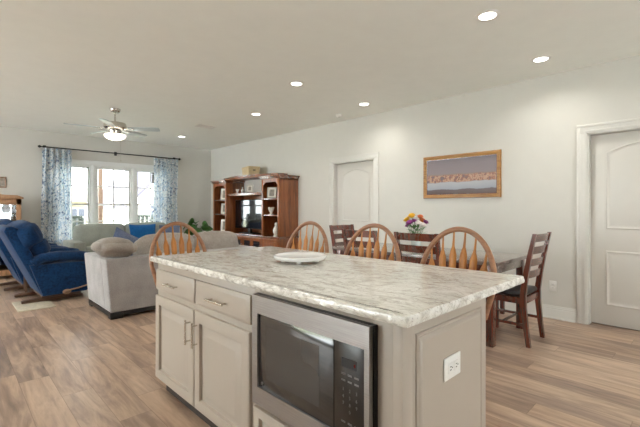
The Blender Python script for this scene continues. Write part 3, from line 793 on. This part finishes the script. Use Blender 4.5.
WS = [((2.04, 1.105), 0.0, None), ((2.075, 1.765), .12, 'oak windsor stool at the middle of the island, overlapping a dark slat-back chair'),
      ((2.08, 2.485), .12, 'oak windsor stool behind the white serving plate, right of the wooden entertainment center'),
      ((1.395, 2.96), pi/2, 'oak windsor stool at the far left end of the island before the grey sofa')]
protos = ws
for (x, y), rz, lb in WS:
    o = protos if lb is None else copy_tree(protos)
    o.location = (x, y, 0); o.rotation_euler = (0, 0, rz)
    if lb: o['label'] = lb

# ------------------------------------------------------------------ dining set
def slat_chair(label):
    # local: sitter faces +Y, origin at the seat centre on the floor
    r = root('slat_back_chair', (0, 0, 0), 0, label, 'chair', 'dark slat-back dining chairs')
    def post_pts(s):
        P = [(s*.195, -.235, 0), (s*.197, -.215, .15), (s*.2, -.195, .34), (s*.2, -.192, .46), (s*.204, -.212, .62), (s*.208, -.245, .80), (s*.214, -.290, 1.01)]
        return P
    for s in (-1, 1):
        P = post_pts(s); loops = []
        for i, (x, y, z) in enumerate(P):
            w = .017; d = (.018, .02, .023, .024, .022, .018, .014)[i]
            loops.append([(x-w, y-d, z), (x+w, y-d, z), (x+w, y+d, z), (x-w, y+d, z)])
        MB().rings(loops).build('rear_leg', 'cherry', r)
        box('front_leg', 'cherry', (s*.195-.02, s*.195+.02, .175, .215, 0, .43), r, .003)
        box('side_rail', 'cherry', (s*.195-.012, s*.195+.012, -.19, .19, .375, .432), r, .002)
        box('stretcher', 'cherry', (s*.195-.009, s*.195+.009, -.205, .19, .175, .20), r, .002)
    box('front_rail', 'cherry', (-.18, .18, .183, .207, .375, .432), r, .002)
    box('back_rail', 'cherry', (-.19, .19, -.205, -.185, .375, .432), r, .002)
    box('stretcher', 'cherry', (-.18, .18, -.02, 0, .178, .198), r, .002)
    MB().soft((.42, .40, .05), .022, .012, 8, T(0, .01, .458)).build('seat_cushion', 'black_leather', r)
    def yat(z):
        P = post_pts(1)
        for a, b in zip(P, P[1:]):
            if a[2] <= z <= b[2]: return a[1]+(b[1]-a[1])*(z-a[2])/(b[2]-a[2])
        return P[-1][1]
    for k, (z0, z1) in enumerate(((.935, 1.005), (.825, .892), (.715, .78), (.605, .67))):
        def f(u, v, z0=z0, z1=z1):
            x = -.205+.41*u; z = z0+(z1-z0)*v
            return (x, yat(z)-.022*math.sin(pi*u)+.004, z)
        m = MB(); n = 12; loops = []
        for i in range(n+1):
            u = i/n; a = Vector(f(u, 0)); b = Vector(f(u, 1)); t = .008
            loops.append([a+Vector((0, -t, 0)), a+Vector((0, t, 0)), b+Vector((0, t, 0)), b+Vector((0, -t, 0))])
        m.rings(loops); m.build('back_slat', 'cherry', r)
    return r
sc = slat_chair('dark slat-back dining chair at the near end of the table, beside the white door')
SC = [((3.89, 1.39), 0.0, None), ((3.37, 1.92), -pi/2, 'dark red slat-back chair with its back to the island, in front of the flowers'),
      ((3.37, 2.60), -pi/2, 'dark red slat-back chair seen through the middle windsor stool'),
      ((3.86, 3.27), pi, 'dark slat-back dining chair at the far end of the table, near the far white door')]
for (x, y), rz, lb in SC:
    o = sc if lb is None else copy_tree(sc)
    o.location = (x, y, 0); o.rotation_euler = (0, 0, rz)
    if lb: o['label'] = lb
tb = root('dining_table', (3.86, 2.325, 0), 0, 'dark wood rectangular dining table along the right wall', 'table')
MB().box(-.43, .43, -1.0, 1.0, .725, .76, .004).build('tabletop', 'espresso', tb)
for i, b in enumerate(((-.40, -.38, -.93, .93), (.38, .40, -.93, .93), (-.38, .38, -.95, -.93), (-.38, .38, .93, .95))):
    box('apron', 'cherry' if i < 2 else 'espresso', (*b, .64, .725), tb, .002)  # end aprons get the greyer tone as painted reflection
for sx in (-1, 1):
    for sy in (-1, 1):
        x, y = sx*.405, sy*.955; a, b = (x, x-sx*.065) if sx > 0 else (x, x+.065); c, d_ = (y, y-.065) if sy > 0 else (y, y+.065)
        box('leg', 'cherry', (min(a, b), max(a, b), min(c, d_), max(c, d_), 0, .7249), tb, .004)
bn = root('dining_bench', (4.52, 2.35, 0), 0, 'low dark wooden bench between the table and the right wall', 'bench')
MB().soft((.34, 1.3, .05), .02, .006, 8, T(0, 0, .455)).build('seat_cushion', 'black_leather', bn)
box('frame', 'cherry', (-.16, .16, -.63, .63, .36, .43), bn, .003)
for sx in (-1, 1):
    for sy in (-1, 1): box('leg', 'cherry', (sx*.14-.022, sx*.14+.022, sy*.61-.022, sy*.61+.022, 0, .36), bn, .003)
# flowers
vz = root('flower_vase', (3.85, 2.39, .76), 0, 'glass vase of mixed flowers in the middle of the dining table', 'flowers')
MB().lathe([(.0, 0), (.045, 0), (.05, .01), (.055, .09), (.045, .14), (.055, .18), (.05, .178), (.04, .14), (.048, .09), (.042, .015), (0, .012)], 24, cap=False).build('vase', 'glass_vase', vz)
def flower(dx, dy, z, rad, mat, petals, nm='blossom'):
    p0 = Vector((dx*.2, dy*.2, .02)); p1 = Vector((dx, dy, z))
    st = MB().tube([p0, p0.lerp(p1, .5)+Vector((0, 0, .03)), p1], .003, 6).build('stem', 'stem_green', vz)
    m = MB(); ax = Vector((dx, dy, .16)).normalized(); q = ax.to_track_quat('Z', 'Y').to_matrix().to_4x4()
    for ring, (rr, tilt, n) in enumerate(((1.0, .25, petals), (.75, .7, petals-2), (.45, 1.1, max(4, petals-4)))):
        for k in range(n):
            a = 2*pi*k/n+ring*.4; mt = T(*p1)@q@R(a, 'Z')@R(-tilt, 'Y')
            w = rad*rr*.34
            m.prism([(0, -w*.4), (rad*rr*.5, -w), (rad*rr*.92, -w*.7), (rad*rr, 0), (rad*rr*.92, w*.7), (rad*rr*.5, w), (0, w*.4)], -.0015, .0015, mt)
    m.soft((rad*1.25, rad*1.25, rad*.9), rad*.44, rad*.05, 6, T(*p1)@q@T(0, 0, rad*.15), .004)
    m.build(nm, mat, st)
rv = Vector((.718, -.696)); vv_ = Vector((.6957, .7183))         # sideways and away, as the bouquet stands
for (a, b, z, rad, mt, n) in ((-.05, .0, .385, .055, 'petal_yellow', 11), (.045, .0, .375, .045, 'petal_orange', 10), (-.08, -.03, .31, .05, 'petal_purple', 11), (-.03, -.03, .33, .035, 'petal_purple', 9),
                              (.01, -.05, .31, .042, 'petal_white', 10), (.065, -.04, .285, .045, 'petal_white', 10), (.105, -.01, .315, .042, 'petal_purple', 10), (-.105, -.01, .275, .032, 'petal_purple', 9),
                              (0, .06, .35, .05, 'petal_white', 9), (-.09, .06, .34, .05, 'petal_yellow', 9), (.09, .07, .33, .045, 'petal_orange', 9)):
    p = rv*a+vv_*b; flower(p.x, p.y, z, rad, mt, n)
m = MB()
for k in range(34):
    a = random.uniform(0, 2*pi); rr = random.uniform(.03, .09); z = random.uniform(.17, .27); t = random.uniform(-.2, .9)
    l = random.uniform(.05, .09)
    m.prism([(0, -.003), (l*.4, -.014), (l*.8, -.008), (l, 0), (l*.8, .008), (l*.4, .014), (0, .003)], -.0008, .0008, T(rr*math.cos(a), rr*math.sin(a), z)@R(a, 'Z')@R(-t, 'Y'))
m.build('foliage', 'leaf', vz)

# framed picture on the right wall
pc = root('framed_picture', (XR, 2.365, 1.664), 0, 'wide gold framed picture on the right wall above the dining table', 'picture')
w, h = 1.066/2, .585/2
def frame_loops(prof, w, h): return [[(-d, -w+i, -h+i), (-d, w-i, -h+i), (-d, w-i, h-i), (-d, -w+i, h-i)] for i, d in prof]
MB().rings(frame_loops([(0, .0005), (0, .022), (.006, .030), (.020, .030), (.032, .022), (.044, .024), (.05, .018), (.05, .006)], w, h), cap_first=False, cap_last=False).build('frame', 'frame_gold', pc)
MB().rings(frame_loops([(.049, .0065), (.049, .014), (.057, .012), (.057, .0065)], w, h), cap_first=False, cap_last=False).build('inner_liner', 'cherry', pc)
MB().box(-.010, -.002, -w+.05, w-.05, -h+.05, h-.05).build('print', 'landscape_print', pc)
# little picture at the far left
p2 = root('wall_plaque', (.655, YF, 1.71), 0, 'small brown framed plaque on the wall left of the curtain', 'picture')
MB().rings([[(-.11+i, -d, -.10+i), (.11-i, -d, -.10+i), (.11-i, -d, .10-i), (-.11+i, -d, .10-i)] for i, d in [(0, .001), (0, .015), (.01, .02), (.025, .012)]], cap_first=False, cap_last=False).build('frame', 'lever_wood', p2)
box('print', 'photo_print', (-.086, .086, -.012, -.003, -.076, .076), p2)

# ------------------------------------------------------------------ entertainment center
ec = root('entertainment_center', (4.40, 6.865, 0), 0, 'tall wooden entertainment center with open side towers against the right wall', 'entertainment center')
def E(a): return a-6.865
DEP = XR-.012-4.40                                           # full depth
def tower(y0, y1, nm):
    t = .022
    m = MB(); m.box(.02, DEP, E(y0), E(y0)+t, .70, 1.80, .001); m.box(.02, DEP, E(y1)-t, E(y1), .70, 1.80, .001); m.box(DEP-.012, DEP, E(y0)+t, E(y1)-t, .70, 1.80); m.box(.02, DEP, E(y0), E(y1), 1.78, 1.80)
    to = m.build(nm, 'cabinet_oak', ec)
    f = MB()                                                 # face frame with a chamfered arch
    f.box(0, .0199, E(y0), E(y0)+.055, .70, 1.80, .002); f.box(0, .0199, E(y1)-.055, E(y1), .70, 1.80, .002)
    f.prism([(E(y0)+.055, 1.80), (E(y0)+.055, 1.68), (E(y0)+.12, 1.735), (E(y1)-.12, 1.735), (E(y1)-.055, 1.68), (E(y1)-.055, 1.80)], 0.001, .0199, Matrix(((0, 0, 1, 0), (1, 0, 0, 0), (0, 1, 0, 0), (0, 0, 0, 1))))
    f.build('face_frame', 'cabinet_oak', to)
    for z in (1.085, 1.40): MB().box(.004, DEP-.0125, E(y0)+t+.0005, E(y1)-t-.0005, z, z+.024, .003).build('shelf', 'cabinet_oak_x', to)
    c = MB(); 
    for (a, z0, z1) in ((.012, 1.80, 1.815), (.028, 1.815, 1.835), (.045, 1.835, 1.86)): c.box(-a, DEP, E(y0)-a, E(y1)+a, z0, z1, .003)
    c.build('crown', 'cabinet_oak_x', to)
tower(5.63, 6.19, 'side_tower'); tower(7.52, 8.10, 'side_tower')
# bridge between the towers
m = MB(); m.box(.02, DEP, E(6.191), E(7.519), 1.50, 1.555, .004); m.build('bridge_shelf', 'cabinet_oak_x', ec)
box('back_panel', 'cabinet_oak', (DEP-.012, DEP, E(6.191), E(7.519), .701, 1.499), ec)
n = 16; P = []
for k in range(n+1): t = k/n; P.append((.24-.16*math.sin(pi*t), E(5.95)+(8.0-5.95)*t))
P += [(DEP, E(8.0)), (DEP, E(5.95))]
MB().prism(P, 1.865, 1.90, None, .003).build('top_valance', 'cabinet_oak', ec)
P2 = [(x-(.03 if i <= n else 0), y) for i, (x, y) in enumerate(P)]
MB().prism(P2, 1.90, 1.93, None, .004).build('top_board', 'cabinet_oak_x', ec)
# base cabinets
m = MB(); m.box(.0, DEP, E(5.63), E(8.10), .09, .665, .003); m.box(.03, DEP, E(5.66), E(8.07), 0, .09); m.build('base', 'cabinet_oak', ec)
MB().box(-.02, DEP, E(5.61), E(8.12), .665, .70, .006).build('base_top', 'cabinet_oak_x', ec)
def to_ec(y1, z0): return Matrix(((0, 0, -1, -.0005), (-1, 0, 0, E(y1)), (0, 1, 0, z0), (0, 0, 0, 1)))
ys = [5.65, 6.17, 6.51, 6.85, 7.19, 7.53, 8.08]
for i, (a, b) in enumerate(zip(ys, ys[1:])):
    glass = i in (1, 2, 3, 4)
    dd = MB().rings(rect_loops(b-a-.012, .53, [(0, 0), (0, .016), (.004, .02), (.05, .02), (.056, .012), (.07, .012)] + ([] if glass else [(.085, .017), (.09, .018)])), to_ec(b-.006, .115)).build('door', 'cabinet_oak', ec)
    if glass: MB().box(-.0150, -.0135, E(a)+.06, E(b)-.06, .18, .58).build('glass', 'cabinet_glass', dd)
    MB().lathe([(.006, 0), (.006, .012), (.013, .018), (.011, .026), (0, .028)], 12, Matrix(((0, 0, -1, -.02), (1, 0, 0, E(b if i % 2 == 0 else a)+(-.032 if i % 2 == 0 else .032)), (0, 1, 0, .5), (0, 0, 0, 1)))).build('knob', 'nickel', dd)
# television
tv = root('television', (4.62, 6.93, .70), 0, 'flat black television in the middle of the entertainment center', 'television')
MB().box(-.02, .03, -.535, .535, .10, .72, .006).build('housing', 'black_plastic', tv)
MB().box(-.0225, -.0195, -.522, .522, .116, .707).build('screen', 'tv_screen', tv)
MB().box(-.11, .13, -.25, .25, 0, .015, .004).box(-.02, .03, -.05, .05, .01, .12, .004).build('stand', 'black_plastic', tv)
# basket on top
bk = root('storage_basket', (4.60, 6.86, 1.93), -.25, 'woven tan storage box on top of the entertainment center', 'basket')
m = MB(); sx, sy, h = .12, .21, .175
m.rings([[(-a*sx, -a*sy, z), (a*sx, -a*sy, z), (a*sx, a*sy, z), (-a*sx, a*sy, z)] for a, z in ((.94, 0), (.97, .05), (1.0, h-.045), (1.0, h-.04))]); m.build('body', 'basket_weave', bk)
MB().box(-sx-.008, sx+.008, -sy-.008, sy+.008, h-.039, h, .006).build('lid', 'basket_weave', bk)
for s in (-1, 1): MB().box(-.028, .028, s*sy*1.0-.004, s*sy*1.0+.004, .085, .108, .003).build('handle_hole', 'dark_void', bk)
def photo(x, y, z, rz, w, h, mat, label):
    r = root('photo_frame', (x, y, z), rz, label, 'photo frame', 'photo frames on the entertainment center')
    tl = R(.16, 'Y')                                         # leans back (+X is behind)
    m = MB(); m.rings([[(-d, -w/2+i, i), (-d, w/2-i, i), (-d, w/2-i, h-i), (-d, -w/2+i, h-i)] for i, d in [(0, -.004), (0, .008), (.006, .012), (.02, .010), (.024, .003)]], tl@T(0, 0, .003), cap_last=False); m.build('frame', mat, r)
    MB().box(-.006, -.001, -w/2+.022, w/2-.022, .022, h-.022, mat=tl@T(0, 0, .003)).build('picture', 'mat_board', r)
    MB().box(-.0068, -.0058, -w/2+.045, w/2-.045, .045, h-.045, mat=tl@T(0, 0, .003)).build('print', 'photo_print', r)
    MB().tube([(.012+h*.09, 0, h*.62), (.09, 0, .004)], .004, 6).build('easel', mat, r)
photo(4.49, 5.98, 1.424, .6, .19, .22, 'silver_frame', 'silver photo frame on the top shelf of the right tower')
photo(4.50, 7.76, 1.424, .6, .20, .26, 'silver_frame', 'photo frame on the top shelf of the left tower')
photo(4.50, 7.76, 1.109, .6, .18, .24, 'mat_board', 'pale photo frame on the middle shelf of the left tower')
photo(4.50, 7.76, .70, .6, .20, .28, 'silver_frame', 'photo frame on the bottom shelf of the left tower')
photo(4.52, 6.78, 1.56, .6, .15, .17, 'silver_frame', 'small photo frame on the bridge shelf above the television')
def figure(x, y, z, s, name, label, kind=0):
    r = root(name, (x, y, z), 0, label, 'ornament')
    MB().lathe([(.045*s, 0), (.05*s, .008*s), (.04*s, .02*s), (.03*s, .022*s)], 18).build('base', 'figurine', r)
    if kind == 0: MB().lathe([(.028*s, .02*s), (.05*s, .07*s), (.055*s, .11*s), (.03*s, .16*s), (.018*s, .18*s), (.028*s, .20*s), (.024*s, .225*s), (0, .235*s)], 20, cap=False).build('figure', 'figurine', r)
    else:
        m = MB()
        for k in range(7):
            a = k*.9; m.tube([(0, 0, .02*s), (.03*s*math.cos(a), .03*s*math.sin(a), .09*s), (.06*s*math.cos(a), .06*s*math.sin(a), .15*s)], [.012*s, .02*s, .006*s], 8)
        m.build('figure', 'figurine', r)
figure(4.48, 5.98, 1.109, 1.0, 'ornament', 'white ornament on the middle shelf of the right tower', 1)
figure(4.46, 5.80, .70, 1.15, 'ornament', 'white figurine on the bottom shelf of the right tower', 0)
figure(4.50, 7.02, 1.56, .55, 'ornament', 'small ornament on the bridge shelf below the woven box', 0)
figure(4.50, 7.22, 1.56, .6, 'ornament', 'small spiky ornament at the left end of the bridge shelf', 1)

# potted plant by the sofa
pp = root('potted_plant', (4.16, 8.42, 0), 0, 'broad leaved green potted plant left of the entertainment center', 'plant')
MB().lathe([(.0, 0), (.12, 0), (.15, .25), (.165, .30), (.155, .30), (.14, .26), (0, .255)], 24, cap=False).build('pot', 'pot', pp)
for k in range(22):
    a = k*2.4; rr = .06+.16*((k*37) % 11)/11; z = .60+.34*((k*53) % 13)/13
    e = Vector((rr*math.cos(a), rr*math.sin(a), z))
    m = MB().tube([(0.03*math.cos(a), .03*math.sin(a), .24), e*.55+Vector((0, 0, z*.40)), e], [.006, .005, .003], 6)
    st = m.build('stem', 'stem_green', pp)
    l = .20+.06*((k*7) % 5)/5; w = .085
    def f(u, v, a=a, e=e, l=l, w=w, k=k):
        x = l*u; y = w*(2*v-1)*math.sin(pi*min(1, .06+u*.94)**.8); zz = .04*math.sin(u*2.2)-.08*u*u+.02*abs(2*v-1)
        return (T(*e)@R(a, 'Z')@R(.5-.9*((k*29) % 7)/7, 'Y')@R(1.1*math.sin(k*1.7), 'X')@Vector((x-.02, y, zz)))
    MB().grid(f, 8, 4).build('leaf', 'leaf', st, solid=.0015)

# ------------------------------------------------------------------ sofas
def cushion(parent, name, mat, size, loc, rot=(0, 0, 0), r=.07, puff=.04, n=8, rough=.006):
    mt = T(*loc)@R(rot[2], 'Z')@R(rot[1], 'Y')@R(rot[0], 'X')
    return MB().soft(size, r, puff, n, mt, rough).build(name, mat, parent)
sf = root('sofa', (1.28, 4.64, 0), 0, 'grey fabric sofa with its back to the island', 'sofa')
def slanted(x0, x1, y0, y1, z0, z1, dl, df, bev=.02):
    # block whose top flares by dl on -X and df on -Y
    m = MB(); m.box(x0, x1, y0, y1, z0, z1, bev, seg=3)
    for v in m.bm.verts:
        t = (v.co.z-z0)/(z1-z0)
        if v.co.x < (x0+x1)/2: v.co.x -= dl*t
        if v.co.y < (y0+y1)/2: v.co.y -= df*t
    return m
slanted(0, .20, .2005, .93, .075, .675, .05, 0).build('arm', 'sofa_grey', sf)
MB().box(1.75, 1.95, .2005, .93, .075, .675, .02, seg=3).build('arm', 'sofa_grey', sf)
slanted(0, 1.95, 0, .20, .075, .675, .05, 0).build('back', 'sofa_grey', sf)
MB().box(.2005, 1.7495, .2005, .91, .075, .30, .015).build('seat_base', 'sofa_grey', sf)
for k in range(2): cushion(sf, 'seat_cushion', 'sofa_grey', (.765, .70, .17), (.205+.387+.775*k, .56, .385), r=.04, puff=.02)
cushion(sf, 'back_cushion', 'sofa_cushion', (.40, .26, .15), (.085, .135, .785), (.0, .10, .05), r=.07, puff=.045, rough=.010)
cushion(sf, 'back_cushion', 'sofa_cushion', (.74, .20, .44), (.75, .30, .655), (-.12, .0, .0), r=.09, puff=.05, rough=.012)
cushion(sf, 'back_cushion', 'sofa_cushion', (.68, .20, .46), (1.43, .30, .65), (-.12, 0, 0), r=.08, puff=.04, rough=.010)
m = MB(); m.box(-.0, 1.94, .012, .915, .03, .074); m.build('plinth', 'black_plastic', sf)
for x in (.03, 1.86):
    for y in (.02, .83): box('foot', 'black_plastic', (x-.025, x+.105, y-.015, y+.09, 0, .0745), sf, .004)
def pillow(name, size, loc, rot, mat, label):
    r = root(name, loc, 0, label, 'pillow')
    mt = R(rot[2], 'Z')@R(rot[1], 'Y')@R(rot[0], 'X')
    m = MB(); w, h, t = size; n = 12
    def f(sg):
        def g(u, v):
            a = 2*u-1; b = 2*v-1; k = max(0, (1-a*a)*(1-b*b))**.45
            pin = 1-.06*(1-abs(a)**2)*(abs(b)**3)-.0; pin2 = 1-.06*(1-abs(b)**2)*(abs(a)**3)
            return mt@Vector((a*w/2*pin2, sg*t/2*k, b*h/2*pin))
        return g
    m.grid(f(1), n, n); m.grid(f(-1), n, n); bmesh.ops.remove_doubles(m.bm, verts=m.bm.verts, dist=.0005)
    o = m.build('cover', mat, r)
    return r
pillow('throw_pillow', (.46, .46, .16), (1.61, 5.17, .70), (-.25, .5, .1), 'pillow_navy', 'slate blue throw pillow between the back cushions of the grey sofa')
s2 = root('sofa', (1.60, 7.95, 0), 0, 'pale sage sofa under the window', 'sofa')
MB().box(0, .2, 0, .92, .075, .62, .03, seg=3).build('arm', 'sofa_sage', s2); MB().box(1.98, 2.18, 0, .92, .075, .62, .03, seg=3).build('arm', 'sofa_sage', s2)
MB().box(.2005, 1.9795, .70, .92, .075, .74, .03, seg=3).build('back', 'sofa_sage', s2); MB().box(.2005, 1.9795, .01, .6995, .075, .30, .015).build('seat_base', 'sofa_sage', s2)
for k in range(2):
    cushion(s2, 'seat_cushion', 'sofa_sage', (.88, .68, .19), (.205+.442+.886*k, .36, .40), r=.05, puff=.02)
cushion(s2, 'back_cushion', 'sofa_sage', (.88, .22, .46), (.57, .60, .685), (-.14, 0, 0), r=.06, puff=.02); cushion(s2, 'back_cushion', 'sofa_sage', (.84, .22, .46), (1.45, .60, .685), (-.14, 0, 0), r=.06, puff=.02)
for x in (.03, 2.06):
    for y in (.03, .80): box('foot', 'black_plastic', (x, x+.08, y, y+.08, 0, .076), s2, .004)
pillow('throw_pillow', (.54, .46, .15), (2.92, 8.32, .675), (-.18, 0, 0), 'pillow_blue', 'bright blue throw pillow on the pale sage sofa')
pillow('throw_pillow', (.44, .42, .15), (3.47, 8.28, .665), (-.18, 0, -.2), 'pillow_navy', 'navy throw pillow at the right end of the pale sage sofa')

# ------------------------------------------------------------------ recliners (local: faces +X)
def recliner(label):
    r = root('recliner', (0, 0, 0), 0, label, 'recliner', 'blue recliners')
    # side bodies with padded arms
    for s in (-1, 1):
        y = s*.36
        side = [(-.06, .085), (.44, .09), (.50, .16), (.50, .50), (-.20, .50)]
        m = MB().prism(side, -.075, .075, Matrix(((1, 0, 0, 0), (0, 0, 1, y), (0, 1, 0, 0), (0, 0, 0, 1))), .02)
        m.build('side_panel', 'recliner_blue', r)
        P = [(-.16, y, .51), (-.06, y, .575), (.14, y, .585), (.36, y, .57), (.48, y, .545), (.515, y, .49)]
        MB().tube(P, [.085, .09, .092, .092, .09, .075], 14, flat=((0, 0, 1), .75)).build('armrest', 'recliner_blue', r)
    MB().box(-.02, .47, -.284, .284, .10, .33, .03, seg=3).build('seat_base', 'recliner_blue', r)
    cushion(r, 'seat_cushion', 'recliner_blue', (.50, .56, .19), (.22, 0, .42), r=.07, puff=.03, rough=.01)
    MB().soft((.10, .56, .30), .04, .02, 8, T(.50, 0, .26)).build('footrest', 'recliner_blue', r)
    # leaning back: shell + three pillows
    sh = [(-.07, .10), (-.45, .935), (-.43, .99), (-.37, 1.0), (-.31, .97), (-.08, .44), (.04, .10)]
    b = MB().prism(sh, -.405, .405, Matrix(((1, 0, 0, 0), (0, 0, 1, 0), (0, 1, 0, 0), (0, 0, 0, 1))), .02).build('back_shell', 'recliner_blue', r)
    for (px, pz, th, hh, w, puff) in ((.02, .52, .20, .22, .60, .03), (-.075, .70, .22, .24, .74, .03), (-.205, .865, .27, .32, .80, .05)):
        MB().soft((th, w, hh), .085, puff, 8, T(px, 0, pz)@R(-.42, 'Y'), .010).build('back_pillow', 'recliner_blue', b)
    # wooden base with two runners
    m = MB(); m.box(-.05, .40, -.30, -.24, .045, .095, .004); m.box(-.05, .40, .24, .30, .045, .095, .004); m.box(-.05, .01, -.24, .24, .05, .09, .004); m.build('base_frame', 'rocker_wood', r)
    for s in (-1, 1):
        MB().rings([[(x, s*.27-.035, z0), (x, s*.27+.035, z0), (x, s*.27+.035, z1), (x, s*.27-.035, z1)] for x, z0, z1 in ((-.26, 0.0, .028), (-.2, 0.0, .036), (-.07, 0, .0449), (.30, 0, .0449), (.42, 0, .035))]).build('runner', 'rocker_wood', r)
    # lever
    lv = MB().tube([(.20, -.44, .125), (.33, -.475, .15), (.46, -.485, .185)], [.012, .010, .009], 10, flat=((0, 1, 0), .7))
    lv.soft((.08, .028, .048), .013, .01, 6, T(.20, -.452, .115)); lv.build('lever', 'lever_wood', r)
    return r
rc = recliner('blue recliner nearest the grey sofa, with its wooden side lever showing')
rc.location = (.92, 6.46, .012); rc.rotation_euler = (0, 0, .03)
rc2 = copy_tree(rc); rc2.location = (.84, 7.62, .012); rc2.rotation_euler = (0, 0, .03); rc2['label'] = 'blue recliner farther back, partly hidden behind the nearer recliner'
rg = MB().soft((.38, .62, .010), .004, 0, 8, T(.78, 6.06, .0052)).build('floor_mat', 'rug_cream'); tag(rg, 'small cream mat on the floor under the nearer blue recliner', 'mat')
st = root('side_table', (.98, 7.04, .012), 0, 'small side table with a white top between the two blue recliners', 'table')
MB().box(-.20, .20, -.075, .075, .60, .625, .005).build('table_top', 'white_plastic', st)
for sx in (-1, 1):
    for sy in (-1, 1): box('leg', 'rocker_wood', (sx*.17-.015, sx*.17+.015, sy*.055-.012, sy*.055+.012, 0, .60), st, .003)

# ------------------------------------------------------------------ oak curio hutch at the far left
hu = root('curio_hutch', (.47, 8.80, 0), 0, 'light oak curio cabinet with glass doors against the far wall', 'cabinet')
hx, hd = .46, .20
m = MB(); m.box(-hx, -hx+.03, -hd, hd, 0, 1.40, .002); m.box(hx-.03, hx, -hd, hd, 0, .06, .002); m.box(-hx+.03, hx-.03, hd-.015, hd, .06, 1.40); m.box(-hx+.03, hx-.03, -hd, hd, .06, .10); m.box(-hx+.03, hx-.03, -hd, hd, 1.37, 1.40)
m.build('body', 'hutch_oak', hu)
box('mirror_back', 'mirror', (-hx+.035, hx-.035, hd-.019, hd-.0155, .11, 1.36), hu)
f = MB(); 
for a, b in ((-hx, -hx+.07), (-.05, .05), (hx-.07, hx)): f.box(a, b, -hd-.02, -hd, .06, 1.40, .003)
f.box(-hx, hx, -hd-.02, -hd, 1.30, 1.40, .003); f.box(-hx, hx, -hd-.02, -hd, .06, .16, .003); f.build('front_frame', 'hutch_oak', hu)
for s in (-1, 1): MB().box(s*.22-.17, s*.22+.17, -hd-.006, -hd-.001, .16, 1.30).build('glass', 'window_glass', hu)
MB().box(hx-.006, hx-.002, -hd, hd-.016, .06, 1.40).build('side_glass', 'window_glass', hu)
box('side_rail', 'hutch_oak', (hx-.025, hx, -hd+.001, hd-.031, 1.31, 1.3995), hu, .002)
box('post', 'hutch_oak', (hx-.025, hx, hd-.03, hd, .06, 1.40), hu, .002)
P = [(-hx-.03, 1.40), (hx+.03, 1.40), (hx+.03, 1.425)]
for k in range(17):
    t = k/16; x = hx-2*hx*t; P.append((x, 1.44+.055*math.sin(pi*t)**.8+(.012*math.cos(2*pi*t*2) if 0 < k < 16 else 0)))
P.append((-hx-.03, 1.425))
MB().prism(P, -hd-.04, -hd+.02, Matrix(((1, 0, 0, 0), (0, 0, 1, 0), (0, 1, 0, 0), (0, 0, 0, 1))), .003).build('pediment', 'hutch_oak', hu)
box('crown', 'hutch_oak', (-hx-.02, hx+.02, -hd+.0205, hd, 1.40, 1.43), hu, .004)
for z in (.50, .85, 1.15): MB().box(-hx+.032, hx-.008, -hd+.005, hd-.02, z, z+.010).build('shelf', 'window_glass', hu)
for k, (x, z, hh) in enumerate(((-.2, 1.16, .16), (.1, 1.16, .14), (.28, 1.16, .17), (.0, .86, .2), (.26, .86, .18), (-.24, .86, .2), (.2, .51, .22))):
    r = root('china_piece', (.47+x, 8.80, z), 0, ['tall white china jar on the top shelf of the oak hutch, left', 'white china jar on the top shelf of the oak hutch, middle', 'white china jar on the top shelf of the oak hutch, right end',
        'white china vase on the middle shelf of the oak hutch, center', 'white china vase on the middle shelf of the oak hutch, right', 'white china vase on the middle shelf of the oak hutch, left', 'white china vase on the low shelf of the oak hutch'][k], 'china', 'china in the oak hutch')
    MB().lathe([(.03, 0), (.05, hh*.2), (.055, hh*.5), (.03, hh*.75), (.036, hh*.86), (0, hh*.87)], 16, cap=False).build('jar', 'white_ceramic', r); MB().lathe([(.034, hh*.865), (.02, hh*.93), (.008, hh*.95), (.01, hh), (0, hh*1.01)], 14, cap=False).build('lid', 'white_ceramic', r)

# ------------------------------------------------------------------ unseen kitchen run, added on the left wall for the microwave to reflect
kc = root('kitchen_counter', (XL+.005, 0, 0), 0, 'greige kitchen base cabinet run along the left wall, outside the picture', 'cabinet')
box('body', 'cabinet_paint', (0, .60, -1.6, 2.4, .10, .88), kc, .002); box('toe_kick', 'toe_kick', (0, .54, -1.58, 2.38, 0, .10), kc)
box('worktop', 'granite', (0, .64, -1.62, 2.42, .88, .915), kc, .003)
for k in range(8):
    dd = MB().rings(rect_loops(.48, .74, DOORP), Matrix(((0, 0, 1, .601), (1, 0, 0, -1.59+.4975*k), (0, 1, 0, .12), (0, 0, 0, 1)))).build('door', 'cabinet_paint', kc)
    bar_h = MB().tube([(.65, -1.55+.4975*k, .62), (.65, -1.55+.4975*k, .78)], .0055, 8).build('handle', 'nickel', dd)
